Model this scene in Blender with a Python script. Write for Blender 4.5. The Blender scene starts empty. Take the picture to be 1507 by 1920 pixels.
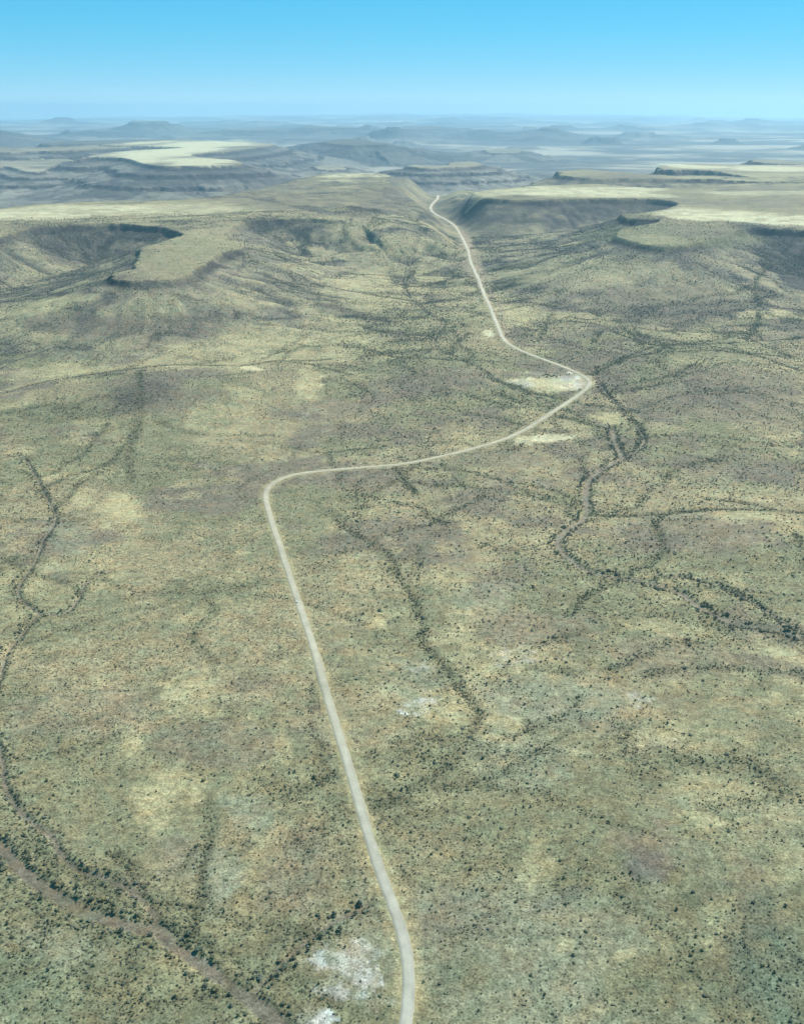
import bpy, math, random
import numpy as np
from mathutils import Vector

# ------------------------------------------------------------------ camera, sky, sun, exposure
S = bpy.context.scene
COL = S.collection
CAM_H = 750.0
F = 2059.0                       # focal length in photograph pixels (1507 x 1920)
EYE_ROW = 199.0                  # row of the eye-level line
PITCH = math.atan((960.0 - EYE_ROW) / F)
CP, SP = math.cos(PITCH), math.sin(PITCH)

cam_d = bpy.data.cameras.new('camera')
cam = bpy.data.objects.new('camera', cam_d); COL.objects.link(cam)
cam.location = (0, 0, CAM_H)
cam.rotation_euler = (math.pi / 2 - PITCH, 0, 0)
cam_d.sensor_fit = 'VERTICAL'; cam_d.sensor_height = 24.0; cam_d.sensor_width = 24.0
cam_d.lens = 24.0 * F / 1920.0
cam_d.clip_start = 1.0; cam_d.clip_end = 400000.0
S.camera = cam

SUN_EL = math.radians(50.0)
SUN_AZ = math.radians(56.0)      # to the right of straight ahead
world = bpy.data.worlds.new('World'); S.world = world; world.use_nodes = True
wn = world.node_tree.nodes; wl = world.node_tree.links
wn.clear()
w_out = wn.new('ShaderNodeOutputWorld'); w_bg = wn.new('ShaderNodeBackground')
sky = wn.new('ShaderNodeTexSky'); sky.sky_type = 'NISHITA'; sky.sun_disc = False
sky.sun_elevation = SUN_EL; sky.sun_rotation = SUN_AZ
sky.altitude = 3000.0; sky.air_density = 1.0; sky.dust_density = 0.0; sky.ozone_density = 6.0
# the whole dome is stretched a little towards the horizon: dry, clear air seen from height
tc = wn.new('ShaderNodeTexCoord'); sx_ = wn.new('ShaderNodeSeparateXYZ'); cx_ = wn.new('ShaderNodeCombineXYZ'); mz_ = wn.new('ShaderNodeMath')
mz_.operation = 'MULTIPLY_ADD'; mz_.inputs[1].default_value = 1.1; mz_.inputs[2].default_value = 0.035
nrm = wn.new('ShaderNodeVectorMath'); nrm.operation = 'NORMALIZE'
wl.new(tc.outputs['Generated'], sx_.inputs[0]); wl.new(sx_.outputs['Z'], mz_.inputs[0])
wl.new(sx_.outputs['X'], cx_.inputs['X']); wl.new(sx_.outputs['Y'], cx_.inputs['Y']); wl.new(mz_.outputs[0], cx_.inputs['Z'])
wl.new(cx_.outputs[0], nrm.inputs[0]); wl.new(nrm.outputs[0], sky.inputs['Vector'])
sh_ = wn.new('ShaderNodeSeparateColor'); ch_ = wn.new('ShaderNodeCombineColor')


def wmath(op, a_, b_=None, c_=None):
    n_ = wn.new('ShaderNodeMath'); n_.operation = op
    for k_, v_ in enumerate((a_, b_, c_)):
        if v_ is None:
            continue
        if isinstance(v_, (int, float)):
            n_.inputs[k_].default_value = v_
        else:
            wl.new(v_, n_.inputs[k_])
    return n_.outputs[0]


wl.new(sky.outputs['Color'], sh_.inputs[0])
blue = wmath('MAXIMUM', sh_.outputs[2], 0.01)
lum = wmath('MULTIPLY', wmath('POWER', wmath('DIVIDE', blue, 8.0), 0.4), 8.0)
red_r = wmath('MAXIMUM', wmath('MULTIPLY_ADD', wmath('DIVIDE', sh_.outputs[0], blue), 1.5, -0.335), 0.03)
grn_r = wmath('MULTIPLY_ADD', wmath('DIVIDE', sh_.outputs[1], blue), 0.75, 0.215)
wl.new(wmath('MULTIPLY', red_r, lum), ch_.inputs[0]); wl.new(wmath('MULTIPLY', grn_r, lum), ch_.inputs[1]); wl.new(lum, ch_.inputs[2])
tint = wn.new('ShaderNodeMix'); tint.data_type = 'RGBA'; tint.blend_type = 'MULTIPLY'
tint.inputs['Factor'].default_value = 1.0
tint.inputs['B'].default_value = (1.0, 1.0, 1.0, 1)
wl.new(ch_.outputs[0], tint.inputs['A'])
wl.new(tint.outputs['Result'], w_bg.inputs['Color'])
w_bg.inputs['Strength'].default_value = 0.088
wl.new(w_bg.outputs['Background'], w_out.inputs['Surface'])

sun_d = bpy.data.lights.new('sun', 'SUN'); sun_d.energy = 5.0; sun_d.angle = math.radians(0.53)
sun_d.color = (1.0, 0.965, 0.90)
sun = bpy.data.objects.new('sun', sun_d); COL.objects.link(sun)
sv = Vector((math.sin(SUN_AZ) * math.cos(SUN_EL), math.cos(SUN_AZ) * math.cos(SUN_EL), math.sin(SUN_EL)))
sun.rotation_euler = sv.to_track_quat('Z', 'Y').to_euler(); sun.location = (0, 0, 3000)

S.view_settings.view_transform = 'Standard'; S.view_settings.look = 'None'
S.view_settings.exposure = 0.48; S.view_settings.gamma = 1.0
S.view_settings.use_curve_mapping = False
S.cycles.volume_bounces = 1
S.cycles.max_bounces = 4; S.cycles.diffuse_bounces = 2
S.cycles.use_denoising = True; S.cycles.denoiser = 'OPENIMAGEDENOISE'; S.cycles.denoising_input_passes = 'RGB_ALBEDO_NORMAL'

# ------------------------------------------------------------------ numeric helpers
rng = np.random.default_rng(7)
random.seed(7)


def project(x, y, z):
    dz = z - CAM_H
    dep = y * CP - dz * SP
    up = y * SP + dz * CP
    dep = np.where(dep < 1.0, 1.0, dep)
    return 753.5 + F * x / dep, 960.0 - F * up / dep, dep


def on_level(px, py, z):
    a = px - 753.5; b = 960.0 - py
    dx, dy, dz = a, F * CP + b * SP, -F * SP + b * CP
    t = (CAM_H - z) / (-dz)
    return dx * t, dy * t


def hash2(ix, iy, seed):
    h = (ix.astype(np.int64) * 374761393 + iy.astype(np.int64) * 668265263 + seed * 2246822519) & 0xFFFFFFFF
    h = ((h ^ (h >> 13)) * 1274126177) & 0xFFFFFFFF
    h = h ^ (h >> 16)
    return (h & 0xFFFFFF).astype(np.float32) / np.float32(0xFFFFFF)


def vnoise(x, y, seed):
    fx = np.floor(x); fy = np.floor(y)
    u = (x - fx).astype(np.float32); v = (y - fy).astype(np.float32)
    u = u * u * u * (u * (u * 6 - 15) + 10); v = v * v * v * (v * (v * 6 - 15) + 10)
    ix = fx.astype(np.int64); iy = fy.astype(np.int64)
    a = hash2(ix, iy, seed); b = hash2(ix + 1, iy, seed)
    c = hash2(ix, iy + 1, seed); d = hash2(ix + 1, iy + 1, seed)
    return (a + (b - a) * u) * (1 - v) + (c + (d - c) * u) * v


def fbm(x, y, scale, octaves=4, seed=0, gain=0.5):
    """-1..1"""
    out = 0.0; amp = 1.0; tot = 0.0
    ca, sa = math.cos(0.6), math.sin(0.6)
    X = x / scale; Y = y / scale
    for o in range(octaves):
        out = out + amp * (vnoise(X, Y, seed + o * 17) * 2 - 1); tot += amp
        X, Y = (X * ca - Y * sa) * 2.03 + 5.3, (X * sa + Y * ca) * 2.03 + 1.7
        amp *= gain
    return out / tot


def sstep(a, b, x):
    t = np.clip((x - a) / (b - a), 0, 1)
    return t * t * (3 - 2 * t)


def smooth_line(pts, n=6):
    """Catmull-Rom through a list of points"""
    P = np.array(pts, float)
    P = np.vstack([2 * P[0] - P[1], P, 2 * P[-1] - P[-2]])
    out = []
    for i in range(1, len(P) - 2):
        for k in range(n):
            t = k / n
            out.append(0.5 * ((2 * P[i]) + (-P[i - 1] + P[i + 1]) * t + (2 * P[i - 1] - 5 * P[i] + 4 * P[i + 1] - P[i + 2]) * t * t
                              + (-P[i - 1] + 3 * P[i] - 3 * P[i + 1] + P[i + 2]) * t ** 3))
    out.append(P[-2])
    return np.array(out)


def base_height(r, az=0.0):
    """height of the valley and basin floor by distance from the aircraft; left of the pass it falls away sooner"""
    mid = np.interp(r, [0, 2500, 3600, 5000, 6400, 8000, 8900, 9600, 10600, 12500, 20000, 45000, 90000, 130000],
                    [0, 0, 18, 38, 62, 92, 92, 10, -60, -95, -115, -115, -100, -90])
    left = np.interp(r, [0, 2500, 3600, 5000, 6000, 6600, 7600, 9000, 10600, 12500, 20000, 45000, 90000, 130000],
                     [0, 0, 18, 38, 50, 40, -40, -75, -90, -100, -115, -115, -100, -90])
    k = sstep(-2.5, -6.0, az)
    return mid * (1 - k) + left * k


def drop_line(pts, n=6):
    """photograph pixels -> ground points on the valley floor"""
    P = smooth_line(pts, n)
    x, y = on_level(P[:, 0], P[:, 1], 0.0)
    for _ in range(12):
        z = base_height(np.hypot(x, y), np.degrees(np.arctan2(x, y)))
        x, y = on_level(P[:, 0], P[:, 1], z)
    return np.stack([x, y], 1)


def rim(pts, hfun, n=4):
    P = np.array(pts, float)
    P = smooth_line(list(P) + [P[0]], n)[:-1]
    x, y = on_level(P[:, 0], P[:, 1], 200.0)
    for _ in range(12):
        x, y = on_level(P[:, 0], P[:, 1], hfun(np.hypot(x, y)))
    return np.stack([x, y], 1)


def line_dist(X, Y, L, reach):
    """distance to polyline, and which side (positive = right of the direction of travel)"""
    D = np.full(X.shape, 1e9, np.float32); Sd = np.zeros(X.shape, np.float32)
    m = (X > L[:, 0].min() - reach) & (X < L[:, 0].max() + reach) & (Y > L[:, 1].min() - reach) & (Y < L[:, 1].max() + reach)
    idx = np.nonzero(m)
    if len(idx[0]) == 0:
        return D, Sd
    gx = X[idx]; gy = Y[idx]
    d = np.full(gx.shape, 1e9); sd = np.zeros(gx.shape)
    for i in range(len(L) - 1):
        ax, ay = L[i]; bx, by = L[i + 1]
        lo_x, hi_x = min(ax, bx) - reach, max(ax, bx) + reach
        lo_y, hi_y = min(ay, by) - reach, max(ay, by) + reach
        k = np.nonzero((gx > lo_x) & (gx < hi_x) & (gy > lo_y) & (gy < hi_y))[0]
        if len(k) == 0:
            continue
        qx = gx[k]; qy = gy[k]
        ux, uy = bx - ax, by - ay
        t = np.clip(((qx - ax) * ux + (qy - ay) * uy) / (ux * ux + uy * uy + 1e-9), 0, 1)
        ex = qx - (ax + ux * t); ey = qy - (ay + uy * t)
        dd = np.hypot(ex, ey)
        s = ux * ey - uy * ex
        better = dd < d[k]
        kk = k[better]
        d[kk] = dd[better]; sd[kk] = -np.sign(s[better])
    D[idx] = d; Sd[idx] = sd
    return D, Sd


def poly_sd(X, Y, P, reach):
    """signed distance, negative inside; and the place along the rim that is nearest"""
    D = np.full(X.shape, reach * 2.0, np.float64); A = np.zeros(X.shape)
    lo = P.min(0) - reach; hi = P.max(0) + reach
    idx = np.nonzero((X > lo[0]) & (X < hi[0]) & (Y > lo[1]) & (Y < hi[1]))
    if len(idx[0]) == 0:
        return D, A
    gx = X[idx].astype(np.float64); gy = Y[idx].astype(np.float64)
    d2 = np.full(gx.shape, (reach * 2.0) ** 2); ins = np.zeros(gx.shape, bool); al = np.zeros(gx.shape)
    n = len(P); run = 0.0
    for i in range(n):
        ax, ay = P[i]; bx, by = P[(i + 1) % n]
        ux, uy = bx - ax, by - ay
        ll = math.hypot(ux, uy)
        t = np.clip(((gx - ax) * ux + (gy - ay) * uy) / (ux * ux + uy * uy + 1e-9), 0, 1)
        e = (gx - ax - ux * t) ** 2 + (gy - ay - uy * t) ** 2
        m = e < d2
        d2[m] = e[m]; al[m] = run + t[m] * ll
        run += ll
        if ay != by:
            c = ((ay > gy) != (by > gy)) & (gx < ux * (gy - ay) / (by - ay) + ax)
            ins ^= c
    d = np.sqrt(d2)
    D[idx] = np.where(ins, -d, d); A[idx] = al
    return D, A


# ------------------------------------------------------------------ lines read from the photograph
ROAD_PX = [(752, 1990), (758, 1930), (765, 1870), (764, 1800), (752, 1740), (735, 1690), (715, 1635), (695, 1575), (675, 1508), (655, 1440),
           (635, 1377), (612, 1300), (590, 1220), (571, 1162), (550, 1100), (530, 1037), (512, 985), (501, 948), (498, 928), (505, 911),
           (525, 897), (560, 886), (620, 878), (700, 871), (760, 865), (820, 853), (880, 838), (940, 820), (990, 798), (1040, 767),
           (1078, 741), (1097, 727), (1105, 715), (1093, 704), (1060, 690), (1010, 672), (965, 654), (944, 639), (933, 615), (916, 575),
           (898, 530), (881, 490), (868, 455), (855, 430), (840, 417), (821, 407), (809, 398), (808, 388), (820, 375), (835, 366)]
OLD_TRACK_PX = [(868, 440), (884, 462), (896, 500), (915, 540), (937, 580), (944, 610), (955, 640)]
BEDS_PX = {            # name -> (points, half width m, tree factor)
    'main': ([(-90, 1540), (-30, 1575), (10, 1598), (45, 1635), (95, 1672), (150, 1702), (215, 1728), (262, 1738), (298, 1740), (330, 1772),
              (385, 1808), (440, 1848), (490, 1885), (530, 1920), (575, 1965)], 6.6),
    'side': ([(-20, 1360), (3, 1420), (12, 1480), (45, 1530), (100, 1570), (112, 1600), (150, 1630), (205, 1648), (262, 1680), (288, 1712), (298, 1740)], 2.2),
    'gully': ([(690, 1690), (640, 1715), (590, 1745), (545, 1785), (505, 1820), (478, 1850)], 1.8),
    'east': ([(1580, 1222), (1507, 1196), (1450, 1176), (1380, 1166), (1320, 1141), (1270, 1110), (1205, 1090), (1130, 1078), (1085, 1060), (1045, 1022),
              (1060, 995), (1098, 965), (1097, 915), (1112, 888), (1150, 865), (1165, 855), (1152, 825), (1143, 800), (1105, 783)], 4.8),
    'east_stem': ([(1143, 800), (1090, 778), (1048, 762), (1000, 740), (940, 720), (865, 682), (815, 655), (822, 625), (832, 607), (800, 585), (760, 545), (768, 500), (790, 470)], 2.0),
    'east_branch': ([(1165, 855), (1193, 842), (1207, 822), (1197, 800), (1178, 778), (1150, 748), (1122, 716), (1112, 690)], 2.2),
    'east_upper': ([(1580, 1240), (1507, 1188), (1440, 1148), (1380, 1112), (1300, 1086), (1225, 1078)], 2.0),
    'west': ([(-10, 1300), (0, 1268), (16, 1220), (60, 1162), (72, 1146), (42, 1122), (35, 1096), (65, 1050), (82, 1010), (105, 970), (86, 930), (62, 882), (40, 855), (0, 858)], 1.7),
    'west_branch': ([(72, 1146), (120, 1146), (146, 1120), (165, 1085), (205, 1068)], 1.4),
}
DRAINS_PX = [          # vegetated drainage lines without an open bed
    ([(690, 1512), (740, 1490), (830, 1440), (872, 1385), (895, 1340), (872, 1298), (840, 1255), (795, 1195), (780, 1130), (746, 1080), (732, 1040), (692, 1015), (640, 982), (615, 950)], 0.62),
    ([(0, 745), (80, 722), (200, 702), (330, 686), (440, 690), (520, 680), (700, 672), (812, 662)], 0.55),
    ([(1112, 700), (1160, 680), (1222, 655), (1350, 645), (1507, 630), (1600, 622)], 1.0),
    ([(1440, 520), (1412, 560), (1420, 600), (1395, 642)], 0.8),
    ([(1600, 955), (1507, 960), (1350, 960), (1190, 968), (1108, 963)], 0.9),
    ([(395, 1500), (392, 1560), (378, 1620), (372, 1690), (345, 1760)], 0.8),
    ([(215, 1600), (245, 1625), (280, 1690)], 0.9),
    ([(880, 880), (950, 900), (1040, 918), (1090, 945)], 0.5),
    ([(740, 870), (760, 900), (780, 920)], 0.8),
    ([(265, 700), (262, 790), (240, 850), (245, 900)], 0.5),
    ([(1050, 560), (1030, 600), (1010, 640)], 0.5),
    ([(1150, 600), (1190, 635), (1225, 655)], 0.6),
    ([(1190, 760), (1300, 735), (1420, 740), (1507, 760)], 0.35),
    ([(1130, 840), (1210, 815), (1350, 815), (1480, 830)], 0.4),
    ([(490, 1470), (560, 1480), (620, 1450)], 0.7),
    ([(540, 1010), (480, 1090), (300, 1110), (190, 1085)], 0.3),
    ([(520, 828), (600, 845), (700, 835)], 0.5),
    ([(1490, 1010), (1507, 1060), (1540, 1110)], 1.2),
    ([(940, 1250), (1000, 1210), (1090, 1180)], 0.5),
    ([(830, 1480), (920, 1455), (980, 1420), (1060, 1370)], 0.4),
    ([(860, 1760), (960, 1690), (1080, 1650), (1200, 1660)], 0.3),
    ([(60, 1560), (75, 1600), (190, 1660)], 0.6),
    ([(205, 1655), (215, 1690), (205, 1712)], 0.6),
]
road_line = drop_line(ROAD_PX, 8)
track_line = drop_line(OLD_TRACK_PX, 6)
beds = {k: (drop_line(p, 6), w) for k, (p, w) in BEDS_PX.items()}
drains = [(drop_line(p, 5), w) for p, w in DRAINS_PX]

# small side channels that wander off the larger ones
tr = np.random.default_rng(31)
for L, wgt in list(drains) + [(v[0], 0.9) for v in beds.values()]:
    sg_ = np.hypot(*np.diff(L, axis=0).T); cu_ = np.concatenate([[0], np.cumsum(sg_)])
    for _ in range(int(np.clip(cu_[-1] / 190, 1, 10))):
        s0 = tr.uniform(0.05, 0.95) * cu_[-1]
        p = np.array([np.interp(s0, cu_, L[:, 0]), np.interp(s0, cu_, L[:, 1])])
        q = np.array([np.interp(s0 + 5, cu_, L[:, 0]), np.interp(s0 + 5, cu_, L[:, 1])])
        h_ = math.atan2(q[1] - p[1], q[0] - p[0]) + tr.choice([-1, 1]) * tr.uniform(0.5, 1.1)
        rp = math.hypot(*p)
        ln_ = tr.uniform(120, 380) * (1 + rp / 3500); st_ = 18 * (1 + rp / 4000)
        pts = [p]
        bend = 0.0
        for k_ in range(int(ln_ / st_)):
            bend = float(np.clip(0.75 * bend + tr.normal(0, 0.24), -0.55, 0.55))
            pts.append(pts[-1] + st_ * np.array([math.cos(h_ + bend), math.sin(h_ + bend)]))
        if len(pts) > 3 and rp < 6500:
            drains.append((smooth_line(pts, 3), 0.62 * tr.uniform(0.6, 1.1) * min(1, wgt + 0.2)))

# ------------------------------------------------------------------ plateaus and mesas read from the photograph
STD = [(0, 1), (0.035, 0.83), (0.12, 0.70), (0.3, 0.45), (0.55, 0.2), (0.8, 0.06), (1, 0)]
GENTLE = [(0, 1), (0.02, 0.90), (0.15, 0.74), (0.4, 0.40), (0.7, 0.13), (1, 0)]
STEPS = [(0, 1), (0.02, 0.89), (0.17, 0.75), (0.19, 0.66), (0.42, 0.45), (0.44, 0.37), (0.7, 0.15), (1, 0)]
LEDGE = [(0, 1), (0.03, 0.83), (0.14, 0.69), (0.155, 0.655), (0.34, 0.43), (0.352, 0.405), (0.55, 0.22), (0.56, 0.20), (0.8, 0.06), (1, 0)]
BUTTE = [(0, 1), (0.03, 0.80), (0.18, 0.52), (0.22, 0.44), (0.5, 0.2), (1, 0)]
SOFT = [(0, 1), (0.12, 0.90), (0.4, 0.55), (0.7, 0.2), (1, 0)]
CONE = [(0, 1), (0.05, 0.86), (0.3, 0.55), (0.6, 0.22), (1, 0)]


def tilt(a, b):
    return lambda r: np.interp(r, [3000, 4000, 7000, 9000, 30000], [a, a, b, b + 12, b + 12])


def flat(h):
    return lambda r: np.zeros_like(r) + h


FEATURES = []      # name, label, rim polygon, height function, profile, run, gully amplitude


def feature(name, label, px, hf, prof, run, gully, rough=45.0, cliff=1.0):
    FEATURES.append(dict(name=name, label=label, poly=rim(px, hf), hf=hf, prof=prof, run=run, gully=gully, rough=rough, cliff=cliff))


feature('plateau', 'broad tableland with a pale grass top and a tongue-shaped promontory above the left of the valley',
        [(-420, 470), (-200, 458), (0, 442), (60, 428), (180, 419), (290, 424), (345, 438), (312, 452), (264, 466), (250, 496), (208, 521), (300, 526), (362, 515),
         (384, 494), (420, 474), (456, 459), (432, 446), (428, 428), (470, 414), (560, 408), (640, 411), (652, 402), (600, 390), (520, 376), (440, 370), (330, 375), (180, 378), (60, 384), (0, 392), (-60, 402), (-300, 405)],
        tilt(170, 235), LEDGE, 620, 38, 34)
feature('plateau', 'flat tableland with two long pale grass strips and a round headland right of the pass',
        [(872, 368), (960, 374), (1100, 372), (1225, 373), (1268, 380), (1250, 391), (1200, 398), (1160, 402), (1172, 409), (1236, 411), (1215, 420), (1160, 430), (1158, 440),
         (1200, 455), (1250, 463), (1292, 459), (1330, 447), (1372, 434), (1410, 427), (1507, 431), (1700, 440), (2000, 440),
         (2000, 345), (1700, 345), (1500, 343), (1350, 345), (1250, 352), (1180, 350), (1120, 345), (1000, 349), (900, 358)],
        tilt(185, 235), LEDGE, 760, 34, 30)
feature('plateau', 'distant tableland with a dark cliff line below pale grass patches behind the right plateau',
        [(1040, 321), (1100, 318), (1180, 324), (1250, 329), (1320, 329), (1395, 331), (1345, 322), (1300, 318), (1262, 319), (1232, 313), (1300, 307), (1400, 309), (1507, 309),
         (1900, 309), (1900, 340), (1507, 340), (1430, 340), (1365, 338), (1330, 336), (1180, 334), (1080, 333)],
        flat(232), STD, 900, 120, 60)
feature('hill', 'brown bushy hillside sloping down to the pass from the left', [(470, 372), (560, 385), (640, 396), (665, 388), (700, 366), (728, 345), (725, 329), (660, 326), (600, 327), (560, 338), (500, 352), (440, 362)],
        flat(228), SOFT, 900, 160, 50, 0.15)
feature('mesa', 'large stepped mesa with a long pale grass top and dark cliff bands, far left',
        [(150, 297), (168, 294), (235, 296), (270, 306), (300, 311), (345, 311), (450, 308), (436, 300), (384, 296), (356, 289), (420, 284), (478, 277),
         (512, 272), (506, 269), (450, 266), (330, 262), (250, 266), (190, 272), (345, 276), (255, 282), (195, 287)],
        flat(205), STEPS, 1500, 130, 32)
feature('mesa', 'dark-sided tableland behind the left flank of the large stepped mesa',
        [(-600, 284), (-200, 283), (-60, 284), (30, 285), (60, 283), (110, 283), (150, 281), (240, 276), (330, 271), (330, 268), (200, 271), (70, 276), (-200, 275), (-600, 274)],
        flat(190), STEPS, 1400, 110, 35)
feature('mesa', 'lower bench of rock with bowl-shaped hollows left of the large stepped mesa',
        [(-500, 316), (-200, 320), (-60, 316), (20, 312), (45, 320), (75, 322), (95, 312), (120, 303), (140, 300), (100, 298), (-60, 300), (-500, 300)],
        flat(95), STEPS, 1200, 130, 45)
feature('mesa', 'low dark-rimmed mesa with two tiers just beyond the pass',
        [(757, 311), (780, 309), (832, 310), (842, 305), (880, 303), (898, 305), (902, 309), (870, 312), (830, 314), (790, 314)],
        flat(140), STEPS, 1150, 170, 60)
feature('mesa', 'dark flat-topped butte with sloping shoulders, alone on the hazy plain at far left',
        [(247, 227), (306, 226.4), (310, 228.5), (280, 229), (246, 229)], flat(290), BUTTE, 2900, 200, 25)
feature('hill', 'long low ridge with a humped crest in the middle of the hazy plain',
        [(600, 266), (632, 261), (660, 260), (682, 263), (720, 270), (690, 271), (640, 271)], flat(165), CONE, 1700, 300, 35)
feature('mesa', 'long low shelf of rock around the foot of the humped ridge',
        [(560, 281), (620, 277), (700, 277), (772, 278), (775, 282), (700, 284), (620, 285)], flat(35), CONE, 1200, 250, 120)
feature('mesa', 'small dark-capped mesa just right of the large stepped mesa',
        [(588, 312), (620, 309.5), (648, 313), (640, 317), (600, 317)], flat(55), CONE, 700, 120, 50)
feature('mesa', 'dark low mesa on the right edge of the plain behind pale grass',
        [(1408, 299.5), (1440, 299), (1520, 303), (1700, 304), (1700, 309), (1520, 309), (1420, 304)], flat(150), STD, 1100, 120, 60)
feature('mesa', 'small trapezoid butte standing alone on the hazy plain at right',
        [(1016, 238), (1038, 237.5), (1042, 240), (1015, 240)], flat(205), BUTTE, 1900, 200, 35)
feature('hill', 'small pointed hill left of the trapezoid butte',
        [(900, 242.5), (910, 242), (912, 244), (900, 244)], flat(130), CONE, 1900, 200, 35)
feature('hill', 'small sharp cone on the hazy plain near the horizon',
        [(686, 233), (692, 232.6), (693, 234.4), (686, 234.4)], flat(215), CONE, 1500, 150, 35)
feature('mesa', 'wide low dark mesa in the middle of the plain',
        [(908, 281), (940, 279), (972, 281), (974, 285), (940, 287), (910, 285)], flat(25), CONE, 900, 150, 80)
feature('hill', 'dark pointed hill cut by the left edge of the picture',
        [(-30, 243), (-8, 242), (0, 244), (-20, 247)], flat(215), CONE, 2000, 200, 35)
feature('mesa', 'long dark shelf on the plain right of the flat-topped butte',
        [(425, 241), (500, 240), (560, 239), (600, 241), (560, 244), (430, 245)], flat(95), CONE, 1700, 300, 35)
feature('mesa', 'twin humped mesa close to the horizon, centre',
        [(560, 238), (580, 235.5), (620, 237), (660, 238), (650, 240), (570, 240)], flat(160), CONE, 1900, 300, 35)
feature('mesa', 'broad hazy mesa close to the horizon left of the small cone hill',
        [(740, 240), (768, 236), (810, 236), (826, 238), (820, 241), (750, 242)], flat(145), CONE, 2000, 300, 35)
feature('mesa', 'thin dark tableland behind the large stepped mesa',
        [(78, 268), (130, 264.5), (240, 262), (330, 261), (330, 264), (200, 268), (90, 271)], flat(135), STD, 1000, 150, 80)
feature('mesa', 'long far shelf left of the flat-topped butte',
        [(170, 243), (200, 240), (235, 241), (240, 246), (180, 247)], flat(60), CONE, 1700, 250, 35)

# ------------------------------------------------------------------ the ground sheet (polar grid, finer where the photograph looks)
th_in = np.radians(np.linspace(-28.5, 28.5, 740))
th_out = np.radians(np.linspace(28.5, 331.5, 64)[1:-1])
TH = np.concatenate([th_in, th_out])
NT = len(TH)


def ring(a, b, ratio):
    n = max(2, int(math.log(b / a) / math.log(1 + ratio)))
    return np.geomspace(a, b, n, endpoint=False)


RR = np.concatenate([ring(30, 560, 0.12), ring(560, 3000, 0.0052), ring(3000, 7200, 0.0026), ring(7200, 20000, 0.0030), ring(20000, 46000, 0.0045), ring(46000, 112000, 0.012), [112000.0]])
NR = len(RR)
R2, T2 = np.meshgrid(RR, TH, indexing='ij')
X = R2 * np.sin(T2); Y = R2 * np.cos(T2)

az = np.degrees(np.where(T2 > math.pi, T2 - 2 * math.pi, T2))
B = base_height(R2, az)
far = sstep(9000, 14000, R2)
# ups and downs of the valley floor
und = fbm(X, Y, 900, 4, 3) * 16 + fbm(X, Y, 220, 3, 9) * 4.0
amp = np.interp(R2, [0, 2500, 4200, 6000, 9000, 12000, 130000], [0.55, 0.8, 1.3, 1.3, 1.0, 0.6, 0.6])
und_far = fbm(X, Y, 4200, 5, 41)
ridge = np.clip(fbm(X * 0.8 + 900, Y, 5200, 4, 77) - 0.12, 0, 1)
Z = B + und * amp * (1 - 0.75 * far) + far * (und_far * 35 + sstep(0.02, 0.12, ridge) * 60 + sstep(0.22, 0.27, ridge) * 45)
# far upland that lifts the middle of the horizon
lift = np.interp(az, [-60, -22, -16, -8, 0, 5, 12, 20, 60], [0, -420, -250, 0, 120, 120, 0, -260, 0])
Z += sstep(60000, 108000, R2) * lift + sstep(40000, 100000, R2) * fbm(X, Y, 9000, 4, 5) * 60 * np.interp(az, [-60, -5, 8, 60], [1, 1, 0.25, 0.25])

# low hills on the valley floor: photo x, y, size across, size along, height
for (hx, hy, sx, sy, hh) in [(300, 742, 330, 210, 42), (250, 610, 330, 160, 46), (130, 590, 200, 140, 30), (880, 700, 160, 150, 14), (1350, 700, 260, 300, 20), (1300, 1010, 200, 220, 12),
                             (1200, 1600, 110, 60, 12), (1430, 1000, 160, 160, 12), (560, 560, 260, 260, 18), (1080, 560, 260, 220, 34), (1180, 530, 260, 260, 40), (470, 540, 180, 320, 35), (1330, 560, 220, 380, 34), (700, 450, 200, 600, 30),
                             (960, 470, 200, 500, 16), (520, 1330, 150, 160, 5), (1000, 1750, 120, 80, 7), (1420, 1700, 90, 120, 9)]:
    P = drop_line([(hx - 1, hy), (hx, hy)], 1)[-1]
    Z += hh * np.exp(-((X - P[0]) / sx) ** 2 - ((Y - P[1]) / sy) ** 2)
# many small flat-topped hills out on the far plain
far_dark = np.zeros(X.shape, np.float32)
hr = np.random.default_rng(23)
for _ in range(70):
    rc = float(np.exp(hr.uniform(math.log(24000), math.log(80000)))); ac = math.radians(hr.uniform(-23, 23))
    wide_ = rc * hr.uniform(0.006, 0.024); deep_ = wide_ * hr.uniform(0.35, 0.9); hh = hr.uniform(45, 110) * (1 + rc / 60000)
    cx, cy = rc * math.sin(ac), rc * math.cos(ac)
    k = np.nonzero((np.abs(X - cx) < wide_ * 2.2) & (np.abs(Y - cy) < deep_ * 2.2 + wide_))
    if len(k[0]) == 0:
        continue
    q = np.hypot((X[k] - cx) / wide_, (Y[k] - cy) / deep_) + 0.35 * fbm(X[k], Y[k], wide_ * 0.6, 3, 881)
    topq = hr.uniform(0.4, 0.75)
    pr = np.interp(q, [0, topq, topq + 0.05, topq + 0.3, 1.4], [1, 0.98, 0.72, 0.42, 0])
    Z[k] += hh * pr
    far_dark[k] = np.maximum(far_dark[k], np.interp(pr, [0, 0.12, 0.6, 1], [0, 0.45, 0.85, 0.6]))
Z0 = Z.copy()

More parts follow.
